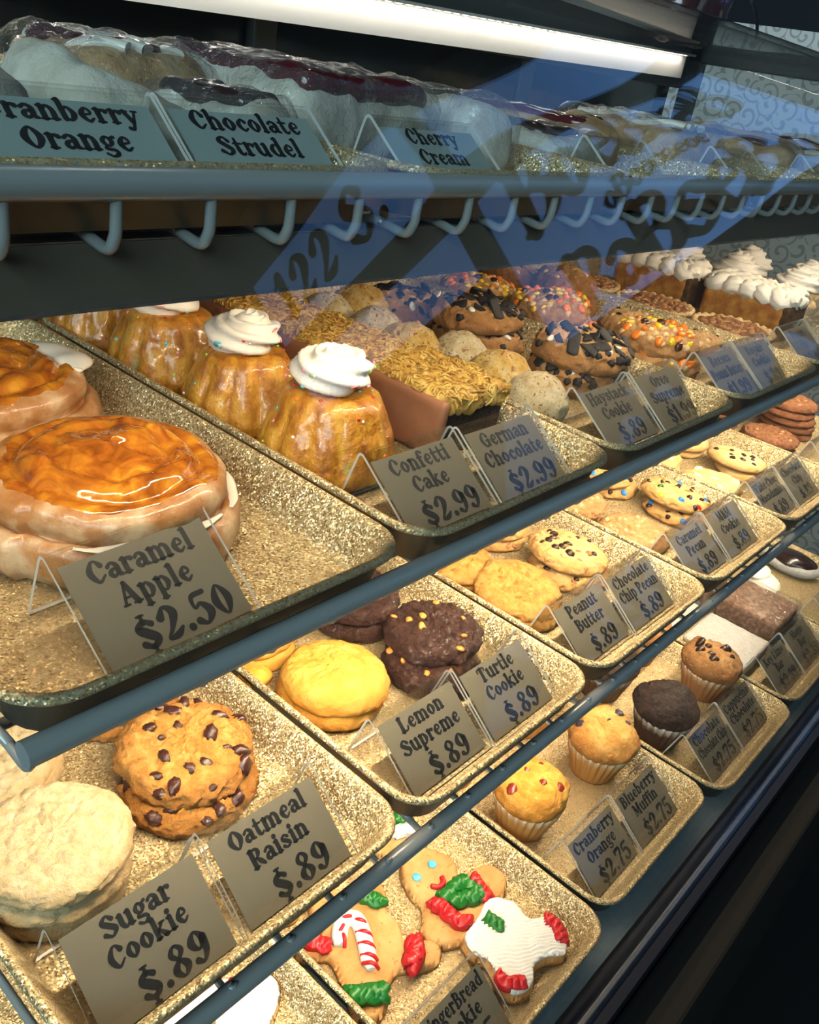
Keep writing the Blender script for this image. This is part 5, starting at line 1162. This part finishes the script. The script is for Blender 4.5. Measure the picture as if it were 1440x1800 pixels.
for i, (x, y, lb) in enumerate([(.300, .20, 'brown pastry next to the cherry ones'), (.405, .24, 'brown glazed pastry behind the first blank sign'), (.535, .20, 'iced brown pastry, middle of the top shelf'), (.640, .25, 'brown pastry at the right of the iced one, middle of the top shelf'), (.770, .20, 'brown pastry by the second blank sign'), (.875, .24, 'dark brown pastry near the far end of top shelf'), (1.005, .20, 'dark pastry near the right end of the top shelf'), (1.110, .25, 'rearmost dark pastry at the far end pane')]):
    strudel((x, y, f4), .2*math.sin(i*2.1), .085, .16, .036+.006*(i % 3), B_PASTRY if i % 3 else B_DOUGH, lb, 220+i*3, [M_CHOCF, M_BERRY, None][i % 3], i in (0, 2, 4), .009, i in (2, 3), 0, .62, 'pastry', 'brown pastries on the top shelf')

# ------------------------------------------------------------------ beyond the case
def damask():
    t = NT('damask_wallpaper'); co = t.coord()
    wv = t.node('ShaderNodeTexVoronoi'); wv.inputs['Scale'].default_value = 24; wv.inputs['Randomness'].default_value = .75; t.link(co, wv.inputs['Vector'])
    sb = t.node('ShaderNodeVectorMath', operation='SUBTRACT'); t.link(co, sb.inputs[0]); t.link(wv.outputs['Position'], sb.inputs[1])
    sp = t.node('ShaderNodeSeparateXYZ'); t.link(sb.outputs[0], sp.inputs[0])
    an = t.node('ShaderNodeMath', operation='ARCTAN2'); t.link(sp.outputs[1], an.inputs[0]); t.link(sp.outputs[2], an.inputs[1])
    ln = t.node('ShaderNodeVectorMath', operation='LENGTH'); t.link(sb.outputs[0], ln.inputs[0])
    ma = t.node('ShaderNodeMath', operation='MULTIPLY_ADD'); t.link(ln.outputs['Value'], ma.inputs[0]); ma.inputs[1].default_value = 420; t.link(an.outputs[0], ma.inputs[2])
    sn = t.node('ShaderNodeMath', operation='SINE'); t.link(ma.outputs[0], sn.inputs[0])
    c = t.ramp(sn.outputs[0], [(.30, (.60, .58, .55)), (.55, (.60, .58, .55)), (.66, (.30, .30, .31)), (.9, (.34, .34, .34))])
    t.link(c, t.b.inputs['Base Color']); t.set(roughness=.7); return t.m
bbox('wall_right', 1.78, 1.86, .05, 2.2, FZ, .82, damask(), kind='structure')
# dark bag and cord on top of the case
TOPZ = .7275
V, Fc = rbox(.16, .10, .09, .03, 18); V, Fc = displace(V, Fc, .010, 30, 3, 300)
bag = obj('gift_bag', mesh('gift_bag', V, Fc, plain('dark_red_bag', (.05, .018, .02), .3, bump=.4, bscale=60, coat_weight=.4)), loc=(.98, .42, TOPZ), label='dark wrapped bag lying on top of the case', cat='bag')
V, Fc = sweep(smoothpath([(.55, .30, TOPZ+.003), (.70, .28, TOPZ+.003), (.82, .25, TOPZ+.003), (.92, .27, TOPZ+.012), (1.02, .33, TOPZ+.06), (1.08, .42, TOPZ+.14)], 6), .0022, 8)
obj('power_cord', mesh('power_cord', V, Fc, BLACKM), label='thin black cord trailing over the top of the case', cat='cord')
tag(obj('window_lettering', W1), 'dark address lettering on the shop window, seen mirrored in the case glass', 'lettering')
tag(obj('window_lettering', W2), 'large dark lettering on the shop window, seen mirrored in the case glass', 'lettering')
